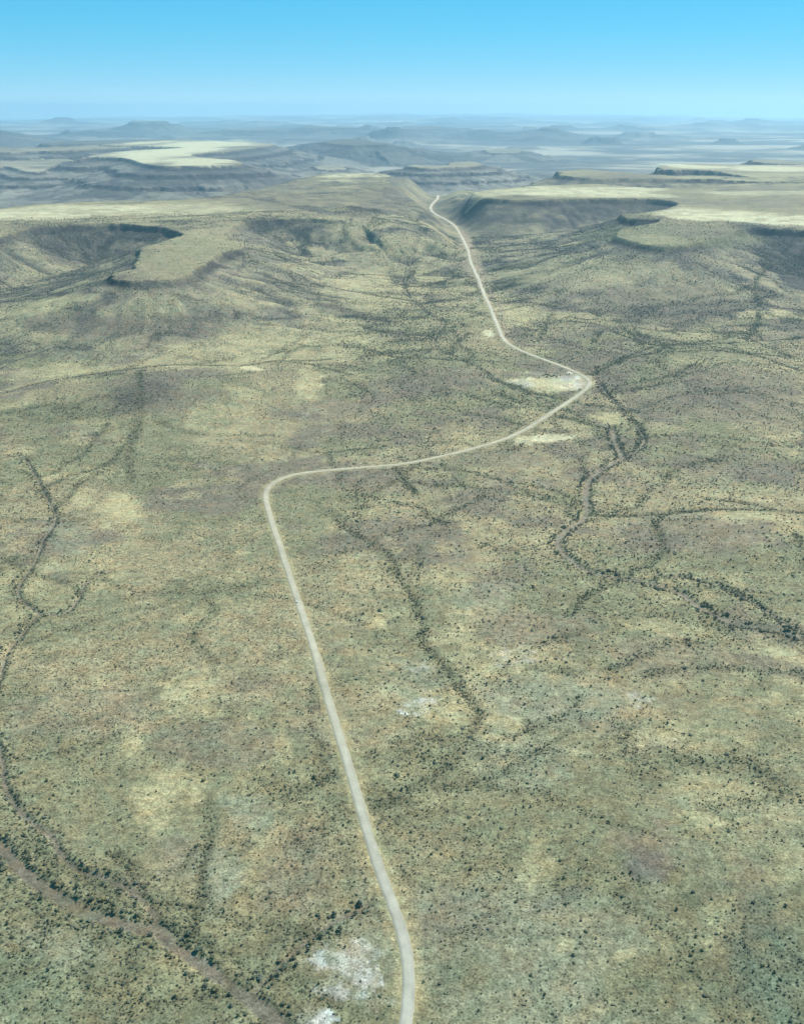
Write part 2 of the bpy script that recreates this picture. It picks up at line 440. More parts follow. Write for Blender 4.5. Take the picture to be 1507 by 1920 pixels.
# plateaus
owner = np.full(X.shape, -1, np.int16)
topw = np.zeros(X.shape, np.float32)      # 1 on a flat top
slope_d = np.full(X.shape, -1.0, np.float32)   # relative distance down a plateau side
n_a = fbm(X, Y, 420, 4, 101); n_b = fbm(X, Y, 140, 3, 131)
n_big = fbm(X, Y, 1500, 4, 151); n_c = fbm(X, Y, 60, 2, 161)
cliff_k = np.ones(X.shape, np.float32)
gw = np.zeros(X.shape); gl_d = np.zeros(X.shape); gl_r = np.zeros(X.shape)
for fi, ft in enumerate(FEATURES):
    big = ft['run'] > 1000
    sd, along = poly_sd(X, Y, ft['poly'], ft['run'] * 1.9)
    nz = (n_big * 0.8 + n_a * 0.4) if big else (n_a * 0.6 + n_b * 0.4)
    sd = sd + nz * ft['rough'] * 1.2 + n_c * ft['rough'] * np.interp(R2, [4000, 5500], [0.5, 0.15]) + n_b * ft['rough'] * 0.4
    d = np.clip(sd, 0, None)
    gk = ft['run'] / 520.0
    dc = np.clip(sd, 0, None)
    gg = fbm(along / (gk ** 0.7) + nz * 25, dc * 0.22 / gk + 1000 * fi, 105, 3, 181) + 0.35 * n_b
    ga = np.abs(gg)
    fadein = sstep(0.02, 0.35, dc / ft['run'])
    d = np.clip(d + ft['gully'] * (0.55 - 2.4 * np.clip(ga, 0, 0.5)) * fadein, 0, None)
    u = d / ft['run']
    prof = np.interp(u, [a for a, b in ft['prof']], [b for a, b in ft['prof']])
    top = ft['hf'](R2) + n_a * 2.5 + (fi == 3) * (n_a * 26 + n_b * 9)
    # gentle doming at the edge of the tops
    zf = Z0 + np.clip(top - Z0, 0, None) * prof
    take = zf > Z + 0.02
    Z = np.where(take, zf, Z)
    own = take & (prof > 0.012)
    owner[own] = fi
    ww = ((dc > 0) & (dc < ft['run'] * 1.9)) * (1 - sstep(0.9, 1.8, dc / ft['run'])) * (0.3 + 0.7 * fadein)
    upd = ww > gw
    gw = np.where(upd, ww, gw); gl_d = np.where(upd, ww * np.exp(-(gg / 0.07) ** 2), gl_d); gl_r = np.where(upd, ww * sstep(0.16, 0.42, ga), gl_r)
    cliff_k[own] = ft['cliff']
    topw = np.where(take, (sd <= 0).astype(np.float32), topw)
    slope_d = np.where(own, np.where(sd <= 0, 0, np.clip(u, 1e-3, None)), slope_d)

# rock ledges and gullies on the slopes
rough = np.where((slope_d > 0), 1.0, 0.0)
Z += rough * (fbm(X, Y, 90, 3, 211) * 3.0) * np.clip(R2 / 4000, 0.5, 4)

# ------------------------------------------------------------------ level the ground along the road and cut the dry beds
d_road, s_road = line_dist(X, Y, road_line, 440)


def grid_sample(A, x, y):
    r = np.hypot(x, y); t = np.mod(np.arctan2(x, y), 2 * np.pi)
    tt = np.where(t > np.radians(180), t - 2 * np.pi, t)
    tt = np.where(tt < TH[0] - 1e-9, tt + 2 * np.pi, tt)
    i = np.interp(r, RR, np.arange(NR)); j = np.interp(tt, TH, np.arange(NT))
    i0 = np.clip(np.floor(i).astype(int), 0, NR - 2); j0 = np.clip(np.floor(j).astype(int), 0, NT - 2)
    u = i - i0; v = j - j0
    return (A[i0, j0] * (1 - u) + A[i0 + 1, j0] * u) * (1 - v) + (A[i0, j0 + 1] * (1 - u) + A[i0 + 1, j0 + 1] * u) * v


seg = np.hypot(*np.diff(road_line, axis=0).T); cum = np.concatenate([[0], np.cumsum(seg)])
n_rd = 900
# finer spacing near the camera
sp = np.linspace(0, 1, n_rd) ** 1.35 * cum[-1]
RX = np.interp(sp, cum, road_line[:, 0]); RY = np.interp(sp, cum, road_line[:, 1])
RZ = grid_sample(Z, RX, RY)
_bz = base_height(np.hypot(RX, RY), np.degrees(np.arctan2(RX, RY)))
_k = sstep(5200, 6400, np.hypot(RX, RY))
RZ = RZ * (1 - _k) + (_bz + 8) * _k
for _ in range(60):
    RZ[1:-1] = 0.25 * RZ[:-2] + 0.5 * RZ[1:-1] + 0.25 * RZ[2:]
corr = np.interp(R2, [3000, 5500, 8500], [90, 160, 260])
near = np.nonzero(d_road < corr)
zr = np.zeros(len(near[0]))
gx, gy = X[near], Y[near]
best = np.full(gx.shape, 1e18)
for i in range(0, n_rd, 2):
    e = (gx - RX[i]) ** 2 + (gy - RY[i]) ** 2
    m = e < best
    best[m] = e[m]; zr[m] = RZ[i]
w = 1 - np.clip((d_road[near] - 14) / (corr[near] - 14), 0, 1) ** 1.0
w = w * w * (3 - 2 * w)
Z[near] = Z[near] * (1 - w) + (zr - 0.5) * w

bed_d = np.full(X.shape, 1e9, np.float32)      # distance beyond the edge of an open bed
for k, (L, hw) in beds.items():
    d, s = line_dist(X, Y, L, 90)
    wob = 1.0 + 0.35 * fbm(X, Y, 40, 2, 301)
    bed_d = np.minimum(bed_d, d - hw * wob)
drain_w = np.zeros(X.shape, np.float32)
wob = fbm(X, Y, 110, 2, 311) * 5
wid = np.interp(R2, [700, 3000, 6000], [7.5, 10, 16]); gap = sstep(-0.75, -0.1, fbm(X, Y, 90, 2, 321))
NRAD = RR
for L, wgt in drains:
    # only the part of the grid round this line
    rl = np.hypot(L[:, 0], L[:, 1]); tl = np.mod(np.arctan2(L[:, 0], L[:, 1]), 2 * np.pi)
    tl = np.where(tl > np.pi, tl - 2 * np.pi, tl)
    i0 = max(0, np.searchsorted(RR, rl.min() - 95) - 1); i1 = min(NR, np.searchsorted(RR, rl.max() + 95) + 1)
    mg = 95 / rl.min()
    j0 = max(0, np.searchsorted(th_in, tl.min() - mg) - 1); j1 = min(len(th_in), np.searchsorted(th_in, tl.max() + mg) + 1)
    if i1 <= i0 or j1 <= j0:
        continue
    q = (slice(i0, i1), slice(j0, j1))
    d, s = line_dist(X[q], Y[q], L, 90)
    drain_w[q] = np.maximum(drain_w[q], np.clip(wgt * 1.3, 0, 1.2) * np.exp(-((d + wob[q]) / wid[q]) ** 2) * gap[q])
Z -= 2.6 * (1 - sstep(-2, 7, bed_d)) * sstep(10, 30, d_road)
drain_w *= np.where(owner >= 0, 0.6, 1.0) * (topw < 0.5)
Z -= 2.0 * drain_w

# ------------------------------------------------------------------ ground cover: base colour of the ground, some shade and vignette painted in, and how dense the bushes stand
PX, PY, DEP = project(X, Y, Z)
TAN = np.array([0.276, 0.230, 0.128]); GREEN = np.array([0.178, 0.172, 0.094]); BROWN = np.array([0.172, 0.143, 0.098]); STRAW = np.array([0.372, 0.318, 0.168])
PALE = np.array([0.50, 0.45, 0.27]); ROCK_AND_SHADE = np.array([0.074, 0.068, 0.060]); CLIFF = np.array([0.050, 0.045, 0.042]); SCREE = np.array([0.185, 0.165, 0.128])  # dark basalt tone, also used to paint shade on the plateau walls
BED = np.array([0.134, 0.114, 0.080]); VERGE = np.array([0.300, 0.255, 0.135]); CLAY = np.array([0.50, 0.48, 0.41]); BASIN = np.array([0.42, 0.37, 0.28]); BASIN_DK = np.array([0.10, 0.095, 0.09])
SAGE = np.array([0.235, 0.232, 0.148]); RUST = np.array([0.300, 0.225, 0.145])

C = np.zeros(X.shape + (3,), np.float32)
m1 = sstep(-0.06, 0.22, fbm(X, Y, 330, 5, 401, 0.6)); m2 = sstep(0.03, 0.26, fbm(X, Y, 210, 5, 421, 0.6)); m3 = sstep(0.12, 0.36, fbm(X + 300, Y, 120, 4, 441, 0.6))


def lay(col, wgt):
    global C
    C = C * (1 - wgt[..., None]) + col.astype(np.float32) * wgt[..., None]


C[:] = TAN
lay(GREEN, (1 - m1) * 0.75)
lay(BROWN, m2 * (0.6 + 0.25 * sstep(1300, 2200, R2)))
lay(STRAW, m3 * 0.45)
# greener, darker ground close to the aircraft, the window's vignette painted into it
lay(GREEN * 0.84, (1 - sstep(800, 1300, R2)) * 0.7)
lay(SAGE, (1 - sstep(760, 1500, R2)) * sstep(-0.1, 0.4, fbm(X, Y, 170, 4, 461)) * 0.6)
dens = np.clip(0.80 + 0.9 * fbm(X, Y, 260, 4, 501, 0.6) + 0.5 * fbm(X, Y, 45, 2, 511), 0.06, 2.0).astype(np.float32)
fine = np.exp(-(fbm(X, Y, 520, 4, 531, 0.5) / 0.035) ** 2) * sstep(0.0, 0.25, fbm(X, Y, 700, 2, 541)) * (1 - sstep(8000, 9500, R2))
fine2 = np.exp(-(fbm(X + 700, Y * 0.8, 300, 3, 551, 0.5) / 0.030) ** 2) * sstep(-0.05, 0.25, fbm(X, Y, 520, 2, 561)) * (1 - sstep(7000, 8500, R2)) * sstep(1300, 2000, R2)
fine = np.maximum(fine, 0.8 * fine2)
dens = dens + 1.9 * fine
lay(GREEN * 0.7, (fine * 0.55).astype(np.float32))

# the lower basin beyond the pass
bas = sstep(9300, 11500, R2)
bmix = sstep(-0.35, 0.15, fbm(X, Y, 2600, 5, 521, 0.6))
lay(BASIN_DK, bas * (0.35 + 0.6 * bmix)); lay(BASIN, bas * (1 - bmix) ** 1.5 * 0.75)
lay(BASIN_DK, bas * sstep(0.02, 0.12, ridge) * 0.6)
lay(BASIN_DK * 0.6, far_dark * 0.8)

# plateau tops and sides
onf = owner >= 0
side = onf & (slope_d > 0)
top = onf & (slope_d == 0)
lay(TAN, top * 0.6)
hill_top = top & (owner == 3)
lay(ROCK_AND_SHADE, hill_top * sstep(-0.05, 0.3, fbm(X, Y, 120, 4, 951, 0.6)) * 0.55)
lay(STRAW, hill_top * sstep(0.05, 0.35, fbm(X, Y, 170, 4, 961, 0.6)) * 0.5)
lay(BROWN, top * sstep(0.1, 0.4, fbm(X, Y, 260, 5, 971, 0.6)) * 0.5)
gul = sstep(-0.12, 0.25, n_b + 0.5 * n_a)
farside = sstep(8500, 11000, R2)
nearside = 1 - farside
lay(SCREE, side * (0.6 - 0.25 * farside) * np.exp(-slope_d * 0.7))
lay(ROCK_AND_SHADE, side * nearside * (0.08 + 0.28 * gul) * np.exp(-np.clip(slope_d, 0, 9) * 1.6))
lay(ROCK_AND_SHADE, side * farside * (0.6 + 0.3 * gul) * np.exp(-np.clip(slope_d, 0, 9) * 0.5))
lay(STRAW, gl_r * nearside * 0.55)
lay(BASIN, gl_r * farside * 0.28)
lay(ROCK_AND_SHADE * 1.1, gl_d * 0.75)
dens = dens + (1.6 * gl_d - 0.35 * gl_r) * nearside
dens = np.clip(dens, 0.05, 4)
cl = np.interp(slope_d, [-1, 0.0005, 0.001, 0.04, 0.085, 9], [0, 0, 1, 1, 0, 0]) * side * cliff_k * np.clip(0.9 + 1.1 * fbm(X, Y, 200, 3, 171), 0.5, 1)
lay(CLIFF, (cl * 0.92).astype(np.float32))
for fi, ft in enumerate(FEATURES):
    if ft['prof'] is LEDGE:
        lb_ = sstep(0.0, 0.3, fbm(X, Y, 230, 3, 191))
        for u0, u1, k_ in ((0.135, 0.16, 0.6), (0.335, 0.36, 0.5), (0.545, 0.57, 0.45)):
            lay(ROCK_AND_SHADE, ((owner == fi) & (slope_d > u0) & (slope_d < u1)) * k_ * lb_)
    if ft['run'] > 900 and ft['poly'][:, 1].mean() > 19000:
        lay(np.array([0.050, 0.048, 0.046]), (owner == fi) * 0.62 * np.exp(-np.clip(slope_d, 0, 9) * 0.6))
    if ft['prof'] is STEPS:
        band = ((owner == fi) & (((slope_d > 0.16) & (slope_d < 0.225)) | ((slope_d > 0.405) & (slope_d < 0.465)))) * 0.95
        lay(CLIFF, band)


def ell(cx, cy, rx, ry, ang=0.0, noise=0.5, soft=0.5, seed=0):
    """soft ellipse given where the photograph shows it"""
    a = math.radians(ang); ca, sa = math.cos(a), math.sin(a)
    m = (np.abs(PX - cx) < 2.2 * max(rx, ry)) & (np.abs(PY - cy) < 2.2 * max(rx, ry))
    out = np.zeros(X.shape, np.float32)
    i = np.nonzero(m)
    if len(i[0]) == 0:
        return out
    u = (PX[i] - cx); v = (PY[i] - cy)
    q = np.hypot((u * ca + v * sa) / rx, (-u * sa + v * ca) / ry)
    sc = np.clip(np.median(DEP[i]) / F * max(rx, ry) * 0.7, 12, 4000)
    q = q + noise * fbm(X[i], Y[i], sc, 4, 600 + seed, 0.6)
    out[i] = 1 - sstep(1 - soft, 1 + soft * 0.5, q)
    return out


# x, y, rx, ry, angle, colour, strength, bush density inside
PATCHES = [
    (640, 1832, 60, 40, 0, CLAY, 0.60, 0.25), (650, 1790, 50, 30, 0, CLAY, 0.35, 0.3), (690, 1860, 40, 35, 0, CLAY, 0.45, 0.3), (583, 1902, 36, 26, 0, CLAY, 0.85, 0.1), (600, 1925, 30, 22, 0, CLAY, 0.6, 0.1),
    (790, 1325, 34, 20, 0, CLAY, 0.75, 0.5), (795, 1254, 32, 9, 5, CLAY, 0.55, 0.4), (785, 1280, 60, 40, 0, SAGE, 0.5, 0.6), (965, 1235, 30, 20, 0, CLAY, 0.35, 0.6), (425, 1672, 14, 12, 0, CLAY, 0.6, 0.2), (1195, 1315, 26, 14, 0, CLAY, 0.35, 0.7),
    (300, 1490, 75, 55, -35, STRAW, 0.75, 0.15), (480, 1520, 60, 40, 0, SAGE, 0.6, 0.45), (410, 1650, 45, 60, 0, SAGE, 0.6, 0.3), (500, 1600, 30, 60, 30, STRAW, 0.35, 0.4), (350, 1620, 70, 40, 0, SAGE, 0.5, 0.8),
    (225, 960, 45, 32, 10, STRAW, 0.8, 0.25), (155, 935, 28, 22, 0, STRAW, 0.7, 0.3), (130, 1010, 40, 35, 0, SAGE, 0.45, 0.6), (370, 1305, 60, 40, 0, STRAW, 0.6, 0.35), (390, 1270, 50, 25, 0, STRAW, 0.4, 0.5), (250, 1400, 20, 22, 0, STRAW, 0.5, 0.3),
    (705, 1168, 22, 16, 0, STRAW, 0.75, 0.1), (950, 1370, 40, 36, 0, STRAW, 0.65, 0.15), (1040, 1310, 130, 60, 0, SAGE, 0.65, 1.1), (980, 1420, 100, 60, 0, SAGE, 0.45, 0.9), (900, 1120, 70, 40, 0, SAGE, 0.4, 0.7), (850, 1090, 40, 20, 0, STRAW, 0.3, 0.6),
    (1030, 822, 48, 9, -4, PALE, 0.85, 0.05), (985, 826, 20, 8, 0, PALE, 0.5, 0.05), (1150, 782, 40, 12, 0, STRAW, 0.85, 0.2), (915, 626, 11, 8, 0, PALE, 0.8, 0.0), (1072, 716, 34, 10, -5, PALE, 1.0, 0.0), (1036, 719, 66, 17, 0, PALE, 0.75, 0.02), (1062, 716, 56, 16, 0, PALE, 0.95, 0.0), (1080, 714, 34, 14, 0, CLAY, 0.8, 0.0), (1072, 716, 34, 9, -5, CLAY, 0.9, 0.0), (1000, 716, 40, 5, 4, PALE, 0.6, 0.1), (1030, 722, 60, 14, 0, STRAW, 0.6, 0.2), (1020, 700, 20, 3, 0, CLAY, 0.4, 0.5), (1095, 715, 14, 12, 0, RUST, 0.6, 0.0), (1113, 712, 12, 9, 0, RUST, 0.8, 0.0), (1000, 705, 50, 4, 5, ROCK_AND_SHADE, 0.3, 0.6),
    (975, 718, 26, 5, 10, CLAY, 0.45, 0.3), (570, 775, 9, 4, 0, CLAY, 0.45, 0.2),
    (960, 590, 40, 22, 0, STRAW, 0.75, 0.3), (890, 560, 60, 30, 0, STRAW, 0.4, 0.6), (880, 480, 18, 60, -18, RUST, 0.4, 0.3), (872, 450, 12, 26, -25, RUST, 0.6, 0.1), (1430, 590, 50, 10, 0, STRAW, 0.8, 0.3), (1130, 570, 60, 12, 0, STRAW, 0.4, 0.6), (1100, 590, 60, 8, 0, STRAW, 0.4, 0.6),
    (60, 575, 90, 12, -8, STRAW, 0.8, 0.4), (130, 560, 60, 8, -6, STRAW, 0.6, 0.4), (380, 655, 80, 20, 5, STRAW, 0.65, 0.5), (520, 640, 120, 24, 8, STRAW, 0.65, 0.5), (640, 620, 90, 40, 15, STRAW, 0.5, 0.6), (580, 720, 26, 34, 0, STRAW, 0.65, 0.3), (470, 690, 30, 5, 10, PALE, 0.7, 0.1), (100, 700, 80, 14, -8, STRAW, 0.5, 0.5), (430, 815, 60, 5, 0, STRAW, 0.6, 0.4), (260, 650, 90, 16, 0, STRAW, 0.4, 0.6),
    (400, 690, 70, 10, 0, STRAW, 0.5, 0.5), (700, 545, 80, 40, 20, STRAW, 0.35, 0.8),
    (300, 745, 170, 45, 0, BROWN, 0.75, 0.9), (270, 735, 60, 24, 0, ROCK_AND_SHADE, 0.5, 1.2), (180, 610, 120, 22, 0, BROWN, 0.8, 1.0), (330, 620, 110, 30, -8, BROWN, 0.55, 0.8), (165, 600, 30, 25, -20, ROCK_AND_SHADE, 0.6, 1.2), (205, 560, 16, 14, -40, ROCK_AND_SHADE, 0.8, 1.0), (640, 585, 70, 10, 12, ROCK_AND_SHADE, 0.55, 1.3), (380, 700, 50, 10, 0, BROWN, 0.7, 0.5),
    (820, 720, 120, 30, 0, BROWN, 0.65, 0.8), (600, 770, 100, 16, 0, BROWN, 0.6, 0.7), (1010, 690, 60, 14, 15, BROWN, 0.7, 0.6), (1220, 1600, 80, 60, 10, BROWN, 0.6, 0.35), (1215, 1620, 40, 30, 10, np.array([0.140, 0.112, 0.095]), 0.45, 0.4), (700, 905, 90, 20, 0, BROWN, 0.55, 0.8), (940, 860, 100, 20, 0, BROWN, 0.45, 0.8),
    (1010, 1180, 120, 30, 0, BROWN, 0.5, 0.7), (1300, 1000, 150, 40, 0, BROWN, 0.6, 0.8), (1350, 740, 160, 60, 0, BROWN, 0.6, 0.8), (1250, 570, 150, 40, 0, BROWN, 0.55, 0.8), (1400, 880, 130, 30, 0, BROWN, 0.45, 0.8), (1250, 1230, 140, 40, 0, BROWN, 0.5, 0.7), (160, 1340, 140, 50, 0, BROWN, 0.4, 0.7), (420, 1400, 130, 50, 0, BROWN, 0.5, 0.7), (560, 1620, 80, 90, 0, BROWN, 0.4, 1.1), (330, 1600, 40, 40, 0, BROWN, 0.4, 0.8), (880, 1720, 90, 40, -10, BROWN, 0.4, 0.7), (250, 1665, 40, 20, 20, BROWN, 0.5, 0.8),
    (1330, 1480, 80, 30, 0, STRAW, 0.4, 0.6), (1310, 1535, 60, 16, 15, STRAW, 0.6, 0.5), (1060, 1770, 24, 20, 0, STRAW, 0.5, 0.4), (1350, 1730, 40, 50, 0, STRAW, 0.4, 0.6), (1000, 1620, 30, 50, 0, STRAW, 0.4, 0.7), (1170, 1790, 30, 9, -20, STRAW, 0.5, 0.4), (1400, 970, 60, 14, 0, STRAW, 0.5, 0.5), (1250, 1180, 120, 14, 12, STRAW, 0.45, 0.6), (1460, 1220, 60, 16, 25, STRAW, 0.55, 0.4),
    (1470, 1850, 90, 90, 0, np.array([0.115, 0.135, 0.085]), 0.75, 2.2), (1400, 1740, 50, 70, 30, np.array([0.115, 0.130, 0.085]), 0.55, 2.0), (1040, 1690, 90, 16, -20, np.array([0.13, 0.135, 0.10]), 0.45, 1.8), (900, 1830, 40, 30, 30, GREEN, 0.6, 1.4), (60, 1860, 120, 70, 0, np.array([0.15, 0.19, 0.115]), 0.5, 1.3), (120, 1770, 90, 40, 15, SAGE, 0.5, 0.5),  # dark green lower corners: window vignette painted in, with denser bush
    (160, 452, 140, 34, 8, ROCK_AND_SHADE, 0.9, 1.7), (130, 480, 70, 30, 30, ROCK_AND_SHADE, 0.75, 1.5), (275, 440, 75, 16, 0, ROCK_AND_SHADE, 0.8, 1.4), (235, 500, 22, 30, 0, ROCK_AND_SHADE, 0.45, 1.3), (100, 520, 70, 8, -10, BROWN, 0.6, 1.2), (60, 545, 80, 5, -10, ROCK_AND_SHADE, 0.6, 1.3),  # left bowl: dark scree and bush, its shade painted in as well
    (540, 424, 115, 13, -3, ROCK_AND_SHADE, 0.75, 1.4), (575, 440, 44, 22, 0, ROCK_AND_SHADE, 0.65, 1.4), (480, 445, 50, 14, 20, SCREE, 0.5, 1.2), (1010, 402, 200, 36, 3, ROCK_AND_SHADE, 0.9, 1.8), (1170, 392, 100, 18, 0, ROCK_AND_SHADE, 0.8, 1.5), (930, 430, 90, 16, 10, ROCK_AND_SHADE, 0.4, 1.3), (900, 415, 70, 30, 10, ROCK_AND_SHADE, 0.5, 1.6), (1480, 485, 70, 50, 20, ROCK_AND_SHADE * 0.75, 0.85, 1.8), (880, 385, 30, 12, 0, ROCK_AND_SHADE, 0.6, 1.4), (920, 405, 16, 5, 0, STRAW, 0.6, 0.6), (960, 412, 22, 5, 0, STRAW, 0.5, 0.6),  # right bowl and escarpment: painted shade over dark scree
    (1450, 462, 95, 36, 30, ROCK_AND_SHADE, 0.85, 1.6), (1490, 520, 36, 46, 0, ROCK_AND_SHADE, 0.7, 1.6), (1000, 520, 120, 8, -14, GREEN * 0.6, 0.7, 1.8), (960, 500, 90, 7, -10, GREEN * 0.6, 0.5, 1.6), (1080, 500, 110, 10, -14, STRAW, 0.45, 0.6), (640, 580, 80, 7, 14, BROWN * 0.7, 0.7, 1.4), (560, 540, 90, 5, 20, BROWN * 0.7, 0.55, 1.4),  # hollow at far right deepened with painted shade
    (290, 500, 70, 26, -12, BROWN, 0.45, 0.6), (360, 465, 60, 26, -25, TAN, 0.5, 0.5),
    # far ground and tops of the plateaus
    (120, 398, 190, 13, -2, PALE, 0.75, 0.2), (300, 392, 160, 9, 0, PALE, 0.45, 0.3), (60, 404, 110, 9, 0, PALE, 0.5, 0.2), (330, 480, 80, 44, -15, TAN, 0.6, 0.5), (330, 480, 80, 44, -15, GREEN, 0.35, 0.6), (400, 430, 60, 20, 0, TAN, 0.5, 0.6), (660, 328, 70, 6, 0, PALE, 0.9, 0.0), (640, 340, 60, 4, 0, PALE, 0.6, 0.1), (590, 358, 70, 4, 0, PALE, 0.35, 0.3), (600, 375, 160, 30, 0, BROWN * 0.85, 0.55, 1.2), (700, 355, 60, 24, 20, BROWN * 0.8, 0.55, 1.3), (520, 352, 110, 10, 0, SCREE, 0.6, 1.0), (480, 372, 120, 6, 0, BROWN, 0.8, 0.8), (560, 378, 90, 4, 3, ROCK_AND_SHADE, 0.5, 1.0), (640, 362, 80, 4, 0, ROCK_AND_SHADE, 0.4, 1.0), (560, 385, 100, 10, 0, BROWN, 0.45, 0.8), (560, 340, 60, 5, 0, ROCK_AND_SHADE, 0.6, 1.2), (610, 345, 40, 5, 0, ROCK_AND_SHADE, 0.7, 1.0), (470, 338, 60, 6, 0, ROCK_AND_SHADE, 0.55, 1.0),
    (1070, 360, 160, 10, 0, PALE, 0.95, 0.0), (920, 362, 60, 6, -3, PALE, 0.6, 0.2), (1200, 366, 60, 5, 3, PALE, 0.8, 0.1), (1400, 409, 150, 13, 3, PALE, 0.95, 0.0), (1550, 414, 150, 12, 2, PALE, 0.95, 0.0), (1300, 400, 60, 8, 0, PALE, 0.85, 0.0), (1260, 442, 130, 24, 3, GREEN, 0.85, 0.8), (1300, 434, 90, 14, 0, BROWN, 0.6, 0.7), (1230, 450, 60, 8, 0, STRAW, 0.3, 0.4), (1400, 362, 110, 5, 0, PALE, 0.5, 0.3), (1300, 378, 120, 6, 0, BROWN, 0.7, 0.8), (1450, 380, 120, 8, 0, BROWN, 0.6, 0.6), (1380, 352, 140, 4, 0, BROWN, 0.6, 0.6),
    (1300, 312, 70, 3.5, 2, PALE, 0.9, 0.0), (1460, 317, 110, 5, 0, PALE, 0.85, 0.0), (1450, 328, 100, 4, 0, STRAW, 0.5, 0.3), (1150, 335, 120, 10, 0, BROWN, 0.7, 0.6),
    (310, 288, 130, 12, -8, PALE, 0.9, 0.0), (400, 270, 100, 5, 0, PALE, 0.9, 0.0), (370, 303, 80, 7, 0, PALE, 0.85, 0.0), (270, 268, 60, 2.5, -3, PALE, 0.8, 0.0), (330, 280, 120, 10, -4, PALE, 0.8, 0.0),
]
rock_n = fbm(X, Y, 85, 4, 1011, 0.65)
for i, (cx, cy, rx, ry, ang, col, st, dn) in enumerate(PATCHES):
    fr = 0.9 if col is CLAY else 0.3 if (col is ROCK_AND_SHADE and rx > 60) else 0.55
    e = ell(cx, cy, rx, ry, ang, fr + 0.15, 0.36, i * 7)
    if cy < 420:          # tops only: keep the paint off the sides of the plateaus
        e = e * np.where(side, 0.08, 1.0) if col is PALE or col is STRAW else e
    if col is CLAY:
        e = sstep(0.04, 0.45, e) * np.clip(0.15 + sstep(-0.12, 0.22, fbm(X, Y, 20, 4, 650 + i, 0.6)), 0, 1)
    if col is ROCK_AND_SHADE and cy < 620:
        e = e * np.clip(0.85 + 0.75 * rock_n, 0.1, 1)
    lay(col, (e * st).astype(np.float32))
    dens *= 1 + (dn - 1) * e

# mottling of the near plateau tops
nt_ = top * (R2 < 9000)
lay(ROCK_AND_SHADE, hill_top * sstep(-0.02, 0.3, fbm(X, Y, 130, 5, 951, 0.65)) * 0.5)
lay(TAN, hill_top * sstep(0.05, 0.3, fbm(X, Y, 170, 4, 961, 0.6)) * 0.5)
lay(TAN, nt_ * sstep(-0.02, 0.28, fbm(X, Y, 75, 4, 981, 0.6)) * 0.5)
lay(GREEN, nt_ * sstep(0.12, 0.35, fbm(X, Y, 140, 4, 991, 0.6)) * 0.4)
# verges of the road, old track, beds
vr = 1 - sstep(6, 17 + 6 * m2, d_road * np.where(s_road > 0, 0.85, 1.1) + 5 * fbm(X, Y, 18, 3, 711))
lay(VERGE, (vr * 0.75).astype(np.float32))
rust = (1 - sstep(8, 26, d_road)) * sstep(3000, 4200, R2) * (s_road > 0)
lay(RUST, (rust * 0.7).astype(np.float32))
# branch tracks and scratched earth
d_tr, _s = line_dist(X, Y, track_line, 40)
lay(RUST, ((1 - sstep(3, 9, d_tr)) * 0.7).astype(np.float32))
for tp, tw, ts in [([(760, 1725), (800, 1690), (790, 1640)], 3, 0.0), ([(1080, 742), (1110, 752), (1150, 770), (1180, 800)], 3.0, 0.55), ([(690, 1870), (716, 1800), (722, 1740), (705, 1650)], 1.6, 0.4), ([(735, 1900), (742, 1830), (735, 1760), (712, 1690)], 1.4, 0.4), ([(0, 737), (90, 716), (200, 696), (330, 677), (400, 675), (470, 689)], 9, 0.85), ([(575, 690), (594, 715), (580, 740), (540, 768)], 7, 0.55), ([(440, 1700), (500, 1620), (520, 1560), (515, 1500)], 2.0, 0.45), ([(690, 1690), (700, 1640), (720, 1600)], 2, 0.4), ([(500, 1518), (580, 1500), (668, 1510)], 2.5, 0.45), ([(740, 870), (752, 884), (762, 892)], 4, 0.5)]:
    dd, _s = line_dist(X, Y, drop_line(tp, 6), 40)
    lay(VERGE, ((1 - sstep(tw * 0.6, tw * 1.8, dd)) * ts).astype(np.float32))
bar_ = fbm(X, Y, 22, 3, 331)
lay(BED, ((1 - sstep(-1.5, 2.5, bed_d)) * sstep(5, 9, d_road) * 0.95).astype(np.float32))
lay(BED * 1.25, ((1 - sstep(-1.5, 2.0, bed_d)) * sstep(5, 9, d_road) * sstep(0.05, 0.4, bar_) * 0.6).astype(np.float32))
lay(BED * 1.7, (np.exp(-((bed_d - 0.5) / 1.6) ** 2) * sstep(0.1, 0.35, fbm(X, Y, 35, 2, 341)) * sstep(5, 9, d_road) * 0.55).astype(np.float32))
lay(BED * 1.55, ((1 - sstep(-1.5, 1.5, bed_d)) * sstep(1250, 1500, R2) * sstep(5, 9, d_road) * 0.7).astype(np.float32))
lay(GREEN * 0.6, np.clip(drain_w * 0.75, 0, 0.85).astype(np.float32))

veg_line = np.exp(-np.clip(bed_d - 1, 0, None) ** 2 / (2 * 8.0 ** 2)) * (bed_d > 0.2)
dens = dens * np.where(top, np.where(owner == 3, 1.2, 0.55), 1.0) * np.where(side, 1.25, 1.0)
dens = dens + drain_w * 3.0 + veg_line * 1.0
dens *= sstep(7, 15, d_road) * (bed_d > 0.0)
C *= (1.0 + 0.10 * fbm(X, Y, 45, 3, 701)[..., None])

# ------------------------------------------------------------------ materials


def new_mat(name):
    m = bpy.data.materials.new(name); m.use_nodes = True
    nt = m.node_tree; nt.nodes.clear()
    out = nt.nodes.new('ShaderNodeOutputMaterial')
    b = nt.nodes.new('ShaderNodeBsdfPrincipled')
    b.inputs['Specular IOR Level'].default_value = 0.1
    b.inputs['Roughness'].default_value = 0.95
    nt.links.new(b.outputs[0], out.inputs[0])
    return m, nt, b


def N(nt, kind, **kw):
    n = nt.nodes.new(kind)
    for k, v in kw.items():
        if k in n.inputs:
            n.inputs[k].default_value = v
        else:
            setattr(n, k, v)
    return n


